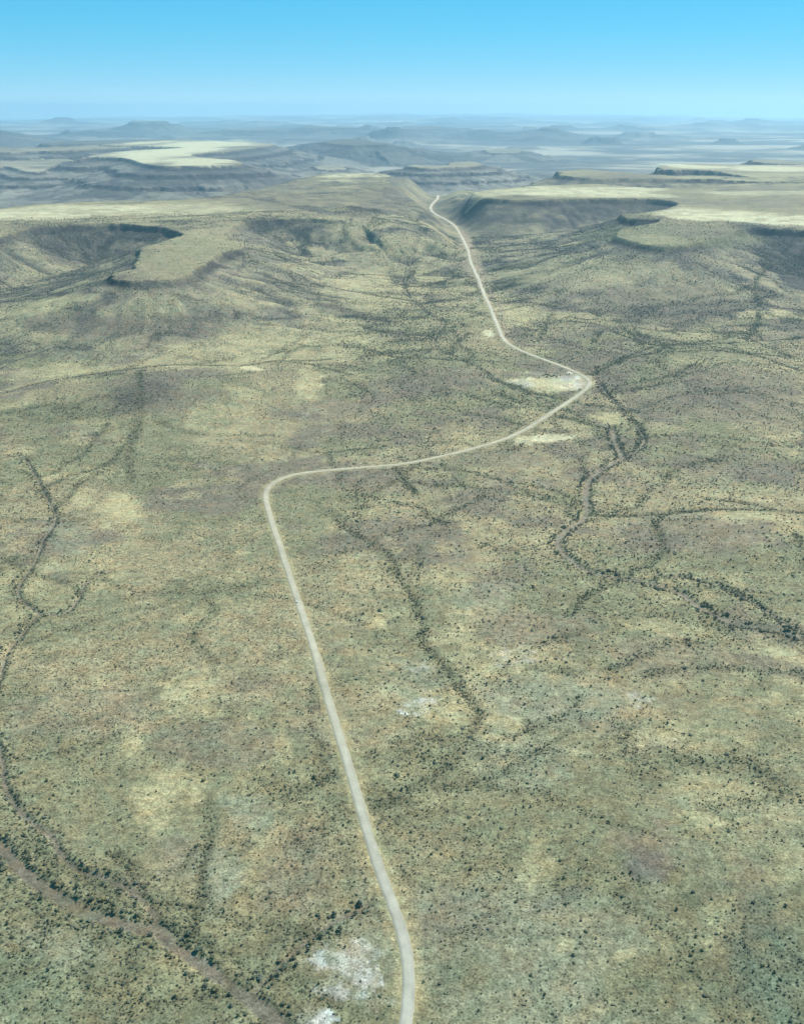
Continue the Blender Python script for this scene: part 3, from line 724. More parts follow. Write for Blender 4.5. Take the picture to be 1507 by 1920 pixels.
def ramp(nt, pts):
    n = nt.nodes.new('ShaderNodeValToRGB')
    els = n.color_ramp.elements
    while len(els) < len(pts):
        els.new(0.5)
    for e, (p, c) in zip(els, pts):
        e.position = p; e.color = (c, c, c, 1) if not isinstance(c, tuple) else c + (1,)
    return n


def mul(nt, a, b, fac=1.0):
    n = nt.nodes.new('ShaderNodeMix'); n.data_type = 'RGBA'; n.blend_type = 'MULTIPLY'
    n.inputs['Factor'].default_value = fac
    nt.links.new(a, n.inputs['A']); nt.links.new(b, n.inputs['B'])
    return n.outputs['Result']


def ground_material():
    m, nt, b = new_mat('dry_ground')
    L = nt.links
    att = N(nt, 'ShaderNodeAttribute', attribute_name='cover')
    geo = N(nt, 'ShaderNodeNewGeometry')
    col = att.outputs['Color']
    # grass tufts and stones, patches of stubble, faint larger blotches
    for sc, lo, hi, det in [(0.45, 0.48, 1.50, 5.0), (0.11, 0.60, 1.38, 5.0), (0.022, 0.80, 1.18, 4.0)]:
        n = N(nt, 'ShaderNodeTexNoise', Scale=sc, Detail=det, Roughness=0.65)
        L.new(geo.outputs['Position'], n.inputs['Vector'])
        r = ramp(nt, [(0.30, lo), (0.70, hi)])
        L.new(n.outputs['Fac'], r.inputs['Fac'])
        col = mul(nt, col, r.outputs['Color'])
    # warm and cool earth
    n = N(nt, 'ShaderNodeTexNoise', Scale=0.035, Detail=5.0, Roughness=0.6)
    L.new(geo.outputs['Position'], n.inputs['Vector'])
    r = ramp(nt, [(0.34, (1.08, 0.98, 0.92)), (0.5, (1.0, 1.0, 1.0)), (0.66, (0.92, 1.02, 1.04))])
    L.new(n.outputs['Fac'], r.inputs['Fac'])
    col = mul(nt, col, r.outputs['Color'])
    # small shrubs and tussocks too low to stand out one by one
    for sc, rad, dark in [(0.26, 0.40, 0.36), (0.085, 0.34, 0.36)]:
        v = N(nt, 'ShaderNodeTexVoronoi', Scale=sc, Randomness=1.0)
        L.new(geo.outputs['Position'], v.inputs['Vector'])
        r = ramp(nt, [(rad * 0.55, dark), (rad, 1.0)])
        L.new(v.outputs['Distance'], r.inputs['Fac'])
        fac = N(nt, 'ShaderNodeAttribute', attribute_name='tussock' if sc > 0.2 else 'far_bush')
        mx = nt.nodes.new('ShaderNodeMix'); mx.data_type = 'RGBA'; mx.blend_type = 'MULTIPLY'
        L.new(fac.outputs['Fac'], mx.inputs['Factor']); L.new(col, mx.inputs['A']); L.new(r.outputs['Color'], mx.inputs['B'])
        col = mx.outputs['Result']
    L.new(col, b.inputs['Base Color'])
    nb = N(nt, 'ShaderNodeTexNoise', Scale=0.22, Detail=5.0, Roughness=0.6)
    L.new(geo.outputs['Position'], nb.inputs['Vector'])
    bp = N(nt, 'ShaderNodeBump', Strength=0.55, Distance=2.2)
    L.new(nb.outputs['Fac'], bp.inputs['Height']); L.new(bp.outputs['Normal'], b.inputs['Normal'])
    return m


def road_material():
    m, nt, b = new_mat('gravel_road')
    L = nt.links
    geo = N(nt, 'ShaderNodeNewGeometry')
    att = N(nt, 'ShaderNodeAttribute', attribute_name='cover')
    col = att.outputs['Color']
    for sc, lo, hi in [(0.9, 0.90, 1.10), (0.06, 0.90, 1.09)]:
        n = N(nt, 'ShaderNodeTexNoise', Scale=sc, Detail=4.0, Roughness=0.6)
        L.new(geo.outputs['Position'], n.inputs['Vector'])
        r = ramp(nt, [(0.3, lo), (0.7, hi)])
        L.new(n.outputs['Fac'], r.inputs['Fac'])
        col = mul(nt, col, r.outputs['Color'])
    L.new(col, b.inputs['Base Color'])
    return m


def leaf_material(name, base):
    m, nt, b = new_mat(name)
    L = nt.links
    oi = N(nt, 'ShaderNodeObjectInfo')
    geo = N(nt, 'ShaderNodeNewGeometry')
    n = N(nt, 'ShaderNodeTexNoise', Scale=1.3, Detail=3.0)
    L.new(geo.outputs['Position'], n.inputs['Vector'])
    r = ramp(nt, [(0.3, tuple(c * 0.62 for c in base)), (0.7, tuple(c * 1.4 for c in base))])
    L.new(n.outputs['Fac'], r.inputs['Fac'])
    r2 = ramp(nt, [(0.0, (0.75, 0.8, 0.9)), (0.5, (1.0, 1.0, 1.0)), (1.0, (1.35, 1.2, 0.95))])
    L.new(oi.outputs['Random'], r2.inputs['Fac'])
    L.new(mul(nt, r.outputs['Color'], r2.outputs['Color']), b.inputs['Base Color'])
    return m


def plain_material(name, colr, rough=0.8, metal=0.0, spec=0.3):
    m, nt, b = new_mat(name)
    b.inputs['Roughness'].default_value = rough; b.inputs['Metallic'].default_value = metal
    b.inputs['Specular IOR Level'].default_value = spec
    n = N(nt, 'ShaderNodeTexNoise', Scale=6.0, Detail=3.0)
    r = ramp(nt, [(0.3, tuple(c * 0.88 for c in colr)), (0.7, tuple(min(1, c * 1.08) for c in colr))])
    nt.links.new(n.outputs['Fac'], r.inputs['Fac']); nt.links.new(r.outputs['Color'], b.inputs['Base Color'])
    return m


GROUND = ground_material()
ROADM = road_material()
LEAF = [leaf_material('dark_green_leaves', (0.094, 0.108, 0.070)), leaf_material('grey_green_leaves', (0.125, 0.134, 0.098)), leaf_material('olive_leaves', (0.122, 0.118, 0.070))]
BARK = plain_material('bark', (0.10, 0.08, 0.06), 0.95, 0, 0.05)


def mesh_from(name, V, Fc, mat, cover=None, extra=None, smooth=True, normals=None):
    me = bpy.data.meshes.new(name)
    Fc = np.asarray(Fc, np.int32); k = Fc.shape[1]
    me.vertices.add(len(V)); me.vertices.foreach_set('co', np.ascontiguousarray(V, np.float32).ravel())
    me.loops.add(Fc.size); me.loops.foreach_set('vertex_index', Fc.ravel())
    me.polygons.add(len(Fc)); me.polygons.foreach_set('loop_start', np.arange(0, Fc.size, k, dtype=np.int32))
    if cover is not None:
        a = me.attributes.new('cover', 'FLOAT_COLOR', 'POINT')
        a.data.foreach_set('color', np.concatenate([cover, np.ones((len(cover), 1))], 1).astype(np.float32).ravel())
    for nm, arr in (extra or {}).items():
        a = me.attributes.new(nm, 'FLOAT', 'POINT'); a.data.foreach_set('value', np.ascontiguousarray(arr, np.float32))
    me.materials.append(mat)
    me.update(calc_edges=True)
    me.polygons.foreach_set('use_smooth', np.full(len(Fc), smooth))
    if normals is not None:
        me.normals_split_custom_set_from_vertices(normals)
    return me


def put(name, me, parent=None, **props):
    o = bpy.data.objects.new(name, me); COL.objects.link(o)
    if parent is not None:
        o.parent = parent
    for k, v in props.items():
        o[k] = v
    return o


# ------------------------------------------------------------------ cut the sheet into the plain and each plateau, mesa and hill
G = np.stack([X, Y, Z], -1)
ii, jj = np.meshgrid(np.arange(NR - 1), np.arange(NT), indexing='ij')
jn = (jj + 1) % NT
quads = np.stack([ii * NT + jj, (ii + 1) * NT + jj, (ii + 1) * NT + jn, ii * NT + jn], -1)[..., ::-1].reshape(-1, 4)
fo = np.stack([owner[ii, jj], owner[ii + 1, jj], owner[ii + 1, jn], owner[ii, jn]], -1).max(-1).ravel()
# vertex normals over the whole sheet, so that the cuts do not show
dr = np.empty_like(G); dr[1:-1] = G[2:] - G[:-2]; dr[0] = G[1] - G[0]; dr[-1] = G[-1] - G[-2]
dt = np.roll(G, -1, 1) - np.roll(G, 1, 1)
Nn = np.cross(dt, dr); Nn /= np.linalg.norm(Nn, axis=-1, keepdims=True) + 1e-12
Nn[Nn[..., 2] < 0] *= -1
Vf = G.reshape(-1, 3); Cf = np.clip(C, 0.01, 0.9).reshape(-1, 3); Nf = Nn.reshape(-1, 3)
tus = np.clip(0.4 + 0.5 * dens, 0, 1) * sstep(6, 12, d_road) * (bed_d > 0) * (1 - 0.75 * bas)
fbu = np.clip(dens * 0.8, 0, 1) * sstep(4800, 6200, R2)
tus_f = tus.ravel(); fbu_f = fbu.ravel()
for fi in range(-1, len(FEATURES)):
    q = quads[fo == fi]
    if len(q) == 0:
        print('no faces for', FEATURES[fi]['label']); continue
    used, inv = np.unique(q, return_inverse=True)
    q2 = inv.reshape(-1, 4)
    nm = 'plain' if fi < 0 else FEATURES[fi]['name']
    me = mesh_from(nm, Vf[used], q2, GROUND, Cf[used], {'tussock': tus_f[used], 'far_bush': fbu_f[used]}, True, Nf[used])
    lb = 'dry bush plain of tan grass, brown earth and dark drainage lines reaching to the horizon' if fi < 0 else FEATURES[fi]['label']
    put(nm, me, kind='structure', label=lb, category='plain' if fi < 0 else nm)
# ------------------------------------------------------------------ the gravel road, draped with its own embankment
Tx = np.gradient(RX); Ty = np.gradient(RY); ln = np.hypot(Tx, Ty); Tx /= ln; Ty /= ln
Nx, Ny = Ty, -Tx
rr = np.hypot(RX, RY)
half = np.interp(rr, [700, 2000, 4000, 8000], [4.35, 4.3, 5.2, 6.2]) * (1 + 0.07 * fbm(RX, RY, 60, 3, 811))
RZ = np.maximum(RZ, grid_sample(Z, RX, RY) + 0.15)
lift = np.interp(rr, [700, 2500, 9000], [0.25, 0.5, 1.6])
prof = [(-1.85, -1.35, 0), (-1.05, -0.06, 1), (-0.82, 0.02, 4), (-0.5, 0.08, 2), (-0.28, 0.11, 5), (0.0, 0.14, 3), (0.28, 0.11, 5), (0.5, 0.08, 2), (0.82, 0.02, 4), (1.05, -0.06, 1), (1.85, -1.35, 0)]
RV = []; RC = []
GREY = np.interp(rr, [700, 1500, 2600], [0, 0.6, 1.0])
wcol = np.stack([np.interp(rr, [700, 1300, 2300, 3500, 9000], [0.360, 0.355, 0.375, 0.42, 0.47]), np.interp(rr, [700, 1300, 2300, 3500, 9000], [0.345, 0.325, 0.330, 0.37, 0.41]), np.interp(rr, [700, 1300, 2300, 3500, 9000], [0.275, 0.235, 0.230, 0.265, 0.31])], -1)
for (u, dz, k) in prof:
    jit = fbm(RX + u * 40, RY, 14, 2, 821) * 0.5 * (abs(u) > 0.9)
    RV.append(np.stack([RX + Nx * (u * half + jit), RY + Ny * (u * half + jit), RZ + lift + dz * np.where(k == 0, 1.0 + lift, 1.0)], -1))
    c = wcol * {0: 0.55, 1: 0.84, 2: 1.0, 3: 0.98, 4: 0.94, 5: 1.04}[k] * (1 + 0.16 * fbm(RX + u * 9, RY, 18, 3, 831) + 0.10 * fbm(RX, RY, 150, 2, 841))[:, None]
    if k == 0:
        c = np.tile(VERGE, (n_rd, 1))
    RC.append(c)
RV = np.stack(RV, 1); RC = np.stack(RC, 1)
npf = len(prof)
a, bq = np.meshgrid(np.arange(n_rd - 1), np.arange(npf - 1), indexing='ij')
rq = np.stack([a * npf + bq, a * npf + bq + 1, (a + 1) * npf + bq + 1, (a + 1) * npf + bq], -1).reshape(-1, 4)
me = mesh_from('gravel_road', RV.reshape(-1, 3), rq[:, ::-1], ROADM, RC.reshape(-1, 3))
if me.polygons[npf // 2].normal.z < 0:
    me.flip_normals()
put('road', me, kind='structure', label='pale gravel road bending through the valley up to the pass', category='road')

# ------------------------------------------------------------------ haze over the whole plain, the sky outside it
hz = bpy.data.materials.new('haze'); hz.use_nodes = True
hn = hz.node_tree; hn.nodes.clear()
ho = hn.nodes.new('ShaderNodeOutputMaterial'); pv = hn.nodes.new('ShaderNodeVolumePrincipled')
pv.inputs['Color'].default_value = (0.50, 0.81, 1.0, 1)
pv.inputs['Density'].default_value = 2.1e-5
pv.inputs['Anisotropy'].default_value = 0.35
hn.links.new(pv.outputs[0], ho.inputs['Volume'])
zb = float(Z.min()) - 6; zt = max(float(Z.max()), CAM_H) + 170
E = 114000.0
hv = [(sx * E, sy * E, z) for z in (zb, zt) for sx, sy in ((-1, -1), (1, -1), (1, 1), (-1, 1))]
hf = [(3, 2, 1, 0), (4, 5, 6, 7), (0, 1, 5, 4), (1, 2, 6, 5), (2, 3, 7, 6), (3, 0, 4, 7)]
hm = bpy.data.meshes.new('haze'); hm.from_pydata(hv, [], hf); hm.materials.append(hz)
put('haze', hm, kind='stuff', label='thin blue haze filling the air over the plain', category='haze')
print('heights', zb, zt, 'verts', len(Vf), 'rows', NR, 'cols', NT)

# ------------------------------------------------------------------ bushes and trees


def ico(sub):
    import bmesh
    bm = bmesh.new(); bmesh.ops.create_icosphere(bm, subdivisions=sub, radius=1.0)
    V = np.array([v.co[:] for v in bm.verts]); Fc = np.array([[v.index for v in f.verts] for f in bm.faces]); bm.free()
    return V, Fc


ICO1, ICOF1 = ico(1); ICO2, ICOF2 = ico(2)


def clump_mesh(name, mat, seed, wide, tall, lumps, leaves, floor=0.0):
    """an uneven crown of unit radius: several lumps of foliage and loose sprays round them"""
    g = np.random.default_rng(seed)
    VV = []; FF = []; off = 0
    for k in range(lumps):
        a = g.uniform(0, 2 * math.pi); rad = 0.0 if k == 0 else g.uniform(0.35, 0.68)
        s = g.uniform(0.52, 0.66) if k == 0 else g.uniform(0.30, 0.46)
        c = np.array([rad * math.cos(a) * wide, rad * math.sin(a) * wide, floor + tall * (g.uniform(0.42, 0.62) if k == 0 else g.uniform(0.28, 0.62))])
        n = 1 + 0.30 * (g.random(len(ICO1)) - 0.5)
        V = ICO1 * n[:, None] * s * np.array([wide, wide, tall * 0.85]) + c
        V[:, 2] = np.maximum(V[:, 2], floor - 0.02)
        VV.append(V); FF.append(ICOF1 + off); off += len(V)
    for k in range(leaves):
        d = g.normal(size=3); d /= np.linalg.norm(d); d[2] = abs(d[2])
        c = d * np.array([wide, wide, tall]) * g.uniform(0.72, 1.05) + (0, 0, floor)
        t1 = g.normal(size=3); t1 /= np.linalg.norm(t1); t2 = np.cross(t1, d); t2 /= np.linalg.norm(t2) + 1e-9
        s = g.uniform(0.10, 0.22)
        VV.append(np.array([c - t1 * s, c + t1 * s, c + t2 * s * 1.3])); FF.append(np.array([[0, 1, 2]]) + off); off += 3
    return mesh_from(name, np.concatenate(VV), np.concatenate(FF), mat, smooth=False)


SHAPES = [('round', 0.95, 1.15), ('spreading', 1.2, 0.80), ('upright', 0.75, 1.55)]
HUES = ['dark green', 'grey-green', 'olive']
bush_mesh = {}
for si, (sn, wd, tl) in enumerate(SHAPES):
    for hi in range(3):
        bush_mesh[si, hi] = clump_mesh('bush_foliage', LEAF[hi], 10 * si + hi, wd, tl, 6, 34)
crown_mesh = {}
for si, (sn, wd, tl) in enumerate([('round', 0.95, 0.95), ('spreading', 1.15, 0.70), ('upright', 0.8, 1.25)]):
    for hi in range(3):
        crown_mesh[si, hi] = clump_mesh('crown', LEAF[hi], 100 + 10 * si + hi, wd, tl, 9, 60, 0.38)


def trunk_mesh():
    g = np.random.default_rng(5)
    VV = []; FF = []; off = 0

    def limb(p, q, ra, rb):
        nonlocal off
        p = np.array(p); q = np.array(q); d = q - p; d = d / np.linalg.norm(d)
        u = np.cross(d, [0.3, 1, 0.2]); u /= np.linalg.norm(u); v = np.cross(d, u)
        V = [p + ra * (math.cos(t) * u + math.sin(t) * v) for t in np.arange(6) * math.pi / 3] + [q + rb * (math.cos(t) * u + math.sin(t) * v) for t in np.arange(6) * math.pi / 3]
        VV.append(np.array(V)); FF.append(np.array([[k, (k + 1) % 6, 6 + (k + 1) % 6, 6 + k] for k in range(6)]) + off); off += 12
    limb((0, 0, -0.1), (0.03, 0.02, 0.42), 0.085, 0.06)
    for a in (0.3, 2.3, 4.4):
        limb((0.03, 0.02, 0.38), (0.42 * math.cos(a), 0.42 * math.sin(a), 0.78), 0.05, 0.02)
    return mesh_from('trunk', np.concatenate(VV), np.concatenate(FF), BARK)


TRUNK = trunk_mesh()

# --- where they stand
# bushes: random over the ground in sight, thinned by the density of the cover
R_MAX = 6200.0
n_cand = 1500000
rad = np.sqrt(rng.uniform(640 ** 2, R_MAX ** 2, n_cand)); ang = rng.uniform(-0.47, 0.47, n_cand)
bx, by = rad * np.sin(ang), rad * np.cos(ang)
dv = grid_sample(dens, bx, by)
keep = rng.random(n_cand) < np.clip(dv * np.interp(rad, [640, 1400, 3000, 6200], [0.27, 0.29, 0.25, 0.19]), 0, 1)
bx, by, dv, rad = bx[keep], by[keep], dv[keep], rad[keep]
bz = grid_sample(Z, bx, by)
n_b_ = len(bx)
bs = np.where(rng.random(n_b_) < 0.58, 1.38 * np.exp(rng.normal(0.0, 0.30, n_b_)), 0.68 * np.exp(rng.normal(0.0, 0.25, n_b_)))
az_b = np.degrees(np.arctan2(bx, by))
bs *= np.interp(rad, [640, 1000, 1500, 5000], [0.80, 0.85, 0.93, 1.2]) * np.where((az_b < -3.5) & (rad > 1150), np.interp(rad, [1150, 1500, 3500, 5000], [1.0, 0.74, 0.8, 1.0]), 1.0)
bs = np.clip(bs, 0.4, 3.8)
# thickets strung along every drainage line
lx, ly, ls = [], [], []
for L, wgt in drains + [(v[0], 1.0) for v in beds.values()]:
    sg = np.hypot(*np.diff(L, axis=0).T); cu = np.concatenate([[0], np.cumsum(sg)])
    mid_r = np.hypot(L[:, 0], L[:, 1]).mean()
    s_ = np.arange(0, cu[-1], 2.3 * (1 + mid_r / 5000))
    s_ = s_[rng.random(len(s_)) < np.clip(wgt, 0.3, 0.9) * np.clip(0.7 + 1.2 * fbm(s_, np.full(len(s_), mid_r), 80, 2, 905), 0.1, 1)]
    lx.append(np.interp(s_, cu, L[:, 0]) + rng.normal(0, 3.4 + mid_r / 1500, len(s_))); ly.append(np.interp(s_, cu, L[:, 1]) + rng.normal(0, 3.4 + mid_r / 1500, len(s_)))
    ls.append(np.clip(1.35 * np.exp(rng.normal(0, 0.3, len(s_))), 0.6, 3.0))
lx = np.concatenate(lx); ly = np.concatenate(ly); ls = np.concatenate(ls)
ok = (grid_sample(bed_d, lx, ly) > 0.4) & (grid_sample(np.minimum(d_road, 400), lx, ly) > 9) & (np.hypot(lx, ly) > 640) & (np.abs(np.arctan2(lx, ly)) < 0.47)
cp = drop_line([(1017, 706), (1023, 704), (1028, 705), (1034, 707), (1039, 705), (1043, 708), (1010, 711), (1050, 704)], 2)
bx = np.concatenate([bx, lx[ok], cp[:, 0]]); by = np.concatenate([by, ly[ok], cp[:, 1]]); bs = np.concatenate([bs, ls[ok], np.full(len(cp), 3.4)])
bz = grid_sample(Z, bx, by)
# the few trees beside the clearing at the bend
# extra thickets on the right of the drainage lines come from the same density; trees line the open beds
tx, ty, ts, tb = [], [], [], []
for k, (L, hw) in beds.items():
    sg = np.hypot(*np.diff(L, axis=0).T); cu = np.concatenate([[0], np.cumsum(sg)])
    step = {'main': 3.5, 'side': 6.5, 'gully': 6.0, 'east_stem': 7.5, 'west': 5.5, 'west_branch': 6.5}.get(k, 4.2)
    for side_ in (-1, 1):
        s = np.arange(0, cu[-1], step) + rng.uniform(-2, 2, len(np.arange(0, cu[-1], step)))
        thin = 0.55 if (k == 'main' and side_ == 1) else 0.5 if k == 'east_stem' else 0.85
        s = s[rng.random(len(s)) < thin * np.clip((1.0 if k in ('main', 'side', 'gully') else 0.62) + 1.3 * fbm(s, np.full(len(s), 50.0 * side_), 70, 2, 900), 0.5 if k in ('main', 'side', 'east', 'east_upper') else 0.06, 1.2)]
        qx = np.interp(s, cu, L[:, 0]); qy = np.interp(s, cu, L[:, 1])
        ex = np.interp(s + 4, cu, L[:, 0]) - np.interp(s - 4, cu, L[:, 0]); ey = np.interp(s + 4, cu, L[:, 1]) - np.interp(s - 4, cu, L[:, 1])
        el = np.hypot(ex, ey) + 1e-9
        o_ = hw * 1.2 + (1.6 if k == 'east' else 0.0) + np.abs(rng.normal(0.5, 5.0, len(s))) ** 1.05 + 1.0
        tx.append(qx + side_ * ey / el * o_); ty.append(qy - side_ * ex / el * o_)
        ts.append(np.clip(np.exp(rng.normal(0.72, 0.38, len(s))), 0.9, 4.4) * {'west': 0.72, 'west_branch': 0.7, 'east_stem': 0.8, 'side': 0.68, 'main': 0.88}.get(k, 0.95)); tb += [(k, side_)] * len(s)
tx = np.concatenate(tx); ty = np.concatenate(ty); ts = np.concatenate(ts)
ok = grid_sample(bed_d, tx, ty) > 0.3
ok &= grid_sample(np.minimum(d_road, 500), tx, ty) > 9
ok &= np.hypot(tx, ty) > 640
tx, ty, ts = tx[ok], ty[ok], ts[ok]; tb = [t for t, o_ in zip(tb, ok) if o_]
tz = grid_sample(Z, tx, ty)

bpx, bpy_, bdep = project(bx, by, bz)
tpx, tpy, tdep = project(tx, ty, tz)
b_sh = rng.integers(0, 3, len(bx)); b_hu = rng.choice([0, 0, 1, 2], len(bx))
t_sh = rng.integers(0, 3, len(tx)); t_hu = rng.choice([0, 0, 1, 2], len(tx))
b_rot = rng.uniform(0, 2 * math.pi, len(bx)); t_rot = rng.uniform(0, 2 * math.pi, len(tx))


def inside(px, py):
    return (px > 6) & (px < 1501) & (py > 200) & (py < 1914)


b_view = np.where(inside(bpx, bpy_), bs / bdep, 0); t_view = np.where(inside(tpx, tpy), ts / tdep, 0)
b_pick = np.argsort(-b_view)[:290]; t_pick = np.argsort(-t_view)[:180]

# --- names for places, so that each bush can be pointed out
PLACES = [  # x, y, phrase
    (640, 1835, 'among the large white clay patches'), (580, 1905, 'beside the small white clay pan'), (735, 1860, 'between the white clay and the road'), (715, 1760, 'left of the road above the clay'),
    (800, 1880, 'right of the road near its lower end'), (800, 1760, 'right of the road at its lowest bend'), (690, 1660, 'left of the straight road above the bend'), (760, 1600, 'right of the straight road above the bend'),
    (520, 1780, 'above the narrow brown gully'), (600, 1790, 'below the narrow brown gully'), (410, 1660, 'on the pale green flat left of centre'), (380, 1760, 'above the riverbed fork'),
    (330, 1850, 'below the riverbed fork'), (230, 1820, 'on the pale slope under the riverbed'), (100, 1860, 'on the green slope in the lower left corner'), (60, 1750, 'on the slope at the left edge'), (420, 1890, 'under the riverbed at the bottom edge'),
    (200, 1670, 'inside the bend above the riverbed'), (100, 1600, 'between riverbed and side channel'), (60, 1480, 'near the side channel at the left edge'), (200, 1530, 'left of the yellow grass patch'), (300, 1480, 'on the yellow grass patch'),
    (330, 1590, 'below the yellow grass patch'), (480, 1520, 'on the pale sage flat left of the road'), (560, 1600, 'on the brown rise left of the road'), (560, 1460, 'along the thicket left of the road'), (760, 1480, 'in the thicket right of the road'),
    (900, 1860, 'at the bottom edge right of the road'), (1050, 1880, 'at the bottom edge, middle of the right side'), (1200, 1880, 'at the bottom edge toward the dark corner'), (1420, 1860, 'in the dark lower right corner'), (1430, 1740, 'above the dark lower right corner'),
    (950, 1760, 'on the brown ground right of the lowest bend'), (1080, 1770, 'around the small straw strip at lower right'), (1220, 1760, 'below the purple-brown bare patch'), (1220, 1610, 'on the purple-brown bare patch'), (1080, 1650, 'left of the purple-brown bare patch'),
    (1330, 1640, 'right of the purple-brown bare patch'), (1310, 1535, 'on the straw strip above the bare patch'), (1440, 1560, 'at the right edge above the corner'), (920, 1640, 'on the open grey-green ground right of the road'), (880, 1520, 'on the pale ground below the yellow patch'),
    (1050, 1500, 'on the speckled plain at centre right'), (1200, 1470, 'on the speckled plain farther right'), (1400, 1440, 'on the speckled plain at the right edge'), (950, 1370, 'around the yellow patch at centre right'), (790, 1325, 'around the white patch right of the road'), (1050, 1320, 'on the sage flat at centre right'),
    (420, 1380, 'on the brown plain left of the road'), (150, 1380, 'on the plain at the left edge'), (700, 1350, 'just right of the long straight road'), (870, 1400, 'along the winding tree line at centre'),
]
PLX = np.array([p[0] for p in PLACES], float); PLY = np.array([p[1] for p in PLACES], float)
BANKS = {('main', -1): 'lower bank of riverbed', ('main', 1): 'upper bank of riverbed', ('side', -1): 'lower bank of side channel', ('side', 1): 'upper bank of side channel',
         ('gully', -1): 'upper bank of narrow gully', ('gully', 1): 'lower bank of narrow gully'}
SECT = [(0, 70, 'at left edge'), (70, 140, 'left of bend'), (140, 215, 'inside bend'), (215, 275, 'before fork'), (275, 345, 'at fork'), (345, 430, 'past fork'), (430, 500, 'near gully mouth'), (500, 640, 'at bottom edge'), (640, 1507, 'near the road')]


def size_words(v):
    q = np.quantile(v, [0.25, 0.5, 0.75, 0.92])
    return [['small', 'medium-sized', 'big', 'very big', 'huge'][int(np.searchsorted(q, s))] for s in v]


def make_labels(rows, noun):
    """rows: dict(size, shape, hue, place, px, py); where look and place leave a tie, say where in that place it stands"""
    by = {}
    for i, r in enumerate(rows):
        by.setdefault((r['size'], r['shape'], r['hue'], r['place']), []).append(i)
    out = [''] * len(rows)
    for key, ids in by.items():
        core = f"{key[0]} {key[1]} {key[2]} {noun} {key[3]}"
        ids = sorted(ids, key=lambda i: rows[i]['px'])
        n = len(ids)
        tags = {1: [''], 2: [', the left one', ', the right one'], 3: [', left one', ', middle one', ', right one']}.get(n)
        if tags is None:
            tags = [', leftmost one', ', second left'] + [', middle one'] * (n - 4) + [', second right', ', rightmost one']
        for i, t in zip(ids, tags):
            out[i] = core + t
    out = [l.replace('medium-sized', 'middling') if len(l.split()) > 16 else l for l in out]
    out = [l.replace(' of riverbed', '').replace(' of side channel', ' beside channel') if len(l.split()) > 16 else l for l in out]
    out = [l.replace(' on ', ' ') if len(l.split()) > 16 else l for l in out]
    out = [l.replace(', halfway to the bend', ' midway').replace('the ', '') if len(l.split()) > 16 else l for l in out]
    return out


sh_names = [s[0] for s in SHAPES]
brow = []
for w_, i in zip(size_words(bs[b_pick]), b_pick):
    j = int(np.argmin((PLX - bpx[i]) ** 2 + (PLY - bpy_[i]) ** 2))
    brow.append(dict(size=w_, shape=sh_names[b_sh[i]], hue=HUES[b_hu[i]], place=PLACES[j][2], px=bpx[i], py=bpy_[i]))
for i, lb in zip(b_pick, make_labels(brow, 'bush')):
    o = bpy.data.objects.new('thorn_bush', bush_mesh[b_sh[i], b_hu[i]])
    COL.objects.link(o)
    o.location = (bx[i], by[i], bz[i] - 0.1); o.scale = (bs[i],) * 3; o.rotation_euler = (0, 0, b_rot[i])
    o['label'] = lb; o['category'] = 'bush'; o['group'] = 'thorn bushes scattered over the plain'

trow = []
for w_, i in zip(size_words(ts[t_pick]), t_pick):
    bk = BANKS.get(tb[i], 'far riverbed')
    if tb[i][0] == 'main' or tb[i][0] == 'side':
        sec = [s for a_, b_, s in SECT if a_ <= tpx[i] < b_][0] if tb[i][0] == 'main' else ('at left edge' if tpx[i] < 60 else 'midway' if tpx[i] < 200 else 'near the fork')
    elif tb[i][0] == 'gully':
        sec = 'near mouth' if tpx[i] < 540 else 'midway' if tpx[i] < 620 else 'at its top'
    else:
        sec = 'at left' if tpx[i] < 500 else 'above the island' if tb[i][0] == 'east_upper' else 'at right edge' if tpx[i] > 1380 else 'at right, halfway to the bend' if tpx[i] > 1200 else 'near its sharp bend'
    trow.append(dict(size=w_, shape=sh_names[t_sh[i]], hue=HUES[t_hu[i]], place='on ' + bk + ' ' + sec, px=tpx[i], py=tpy[i]))
for i, lb in zip(t_pick, make_labels(trow, 'tree')):
    e = bpy.data.objects.new('riverside_tree', None); COL.objects.link(e)
    e.empty_display_size = 1.0
    e.location = (tx[i], ty[i], tz[i]); e.scale = (ts[i],) * 3; e.rotation_euler = (0, 0, t_rot[i])
    e['label'] = lb; e['category'] = 'tree'; e['group'] = 'trees lining the dry riverbeds'
    put('trunk', TRUNK, e); put('crown', crown_mesh[t_sh[i], t_hu[i]], e)


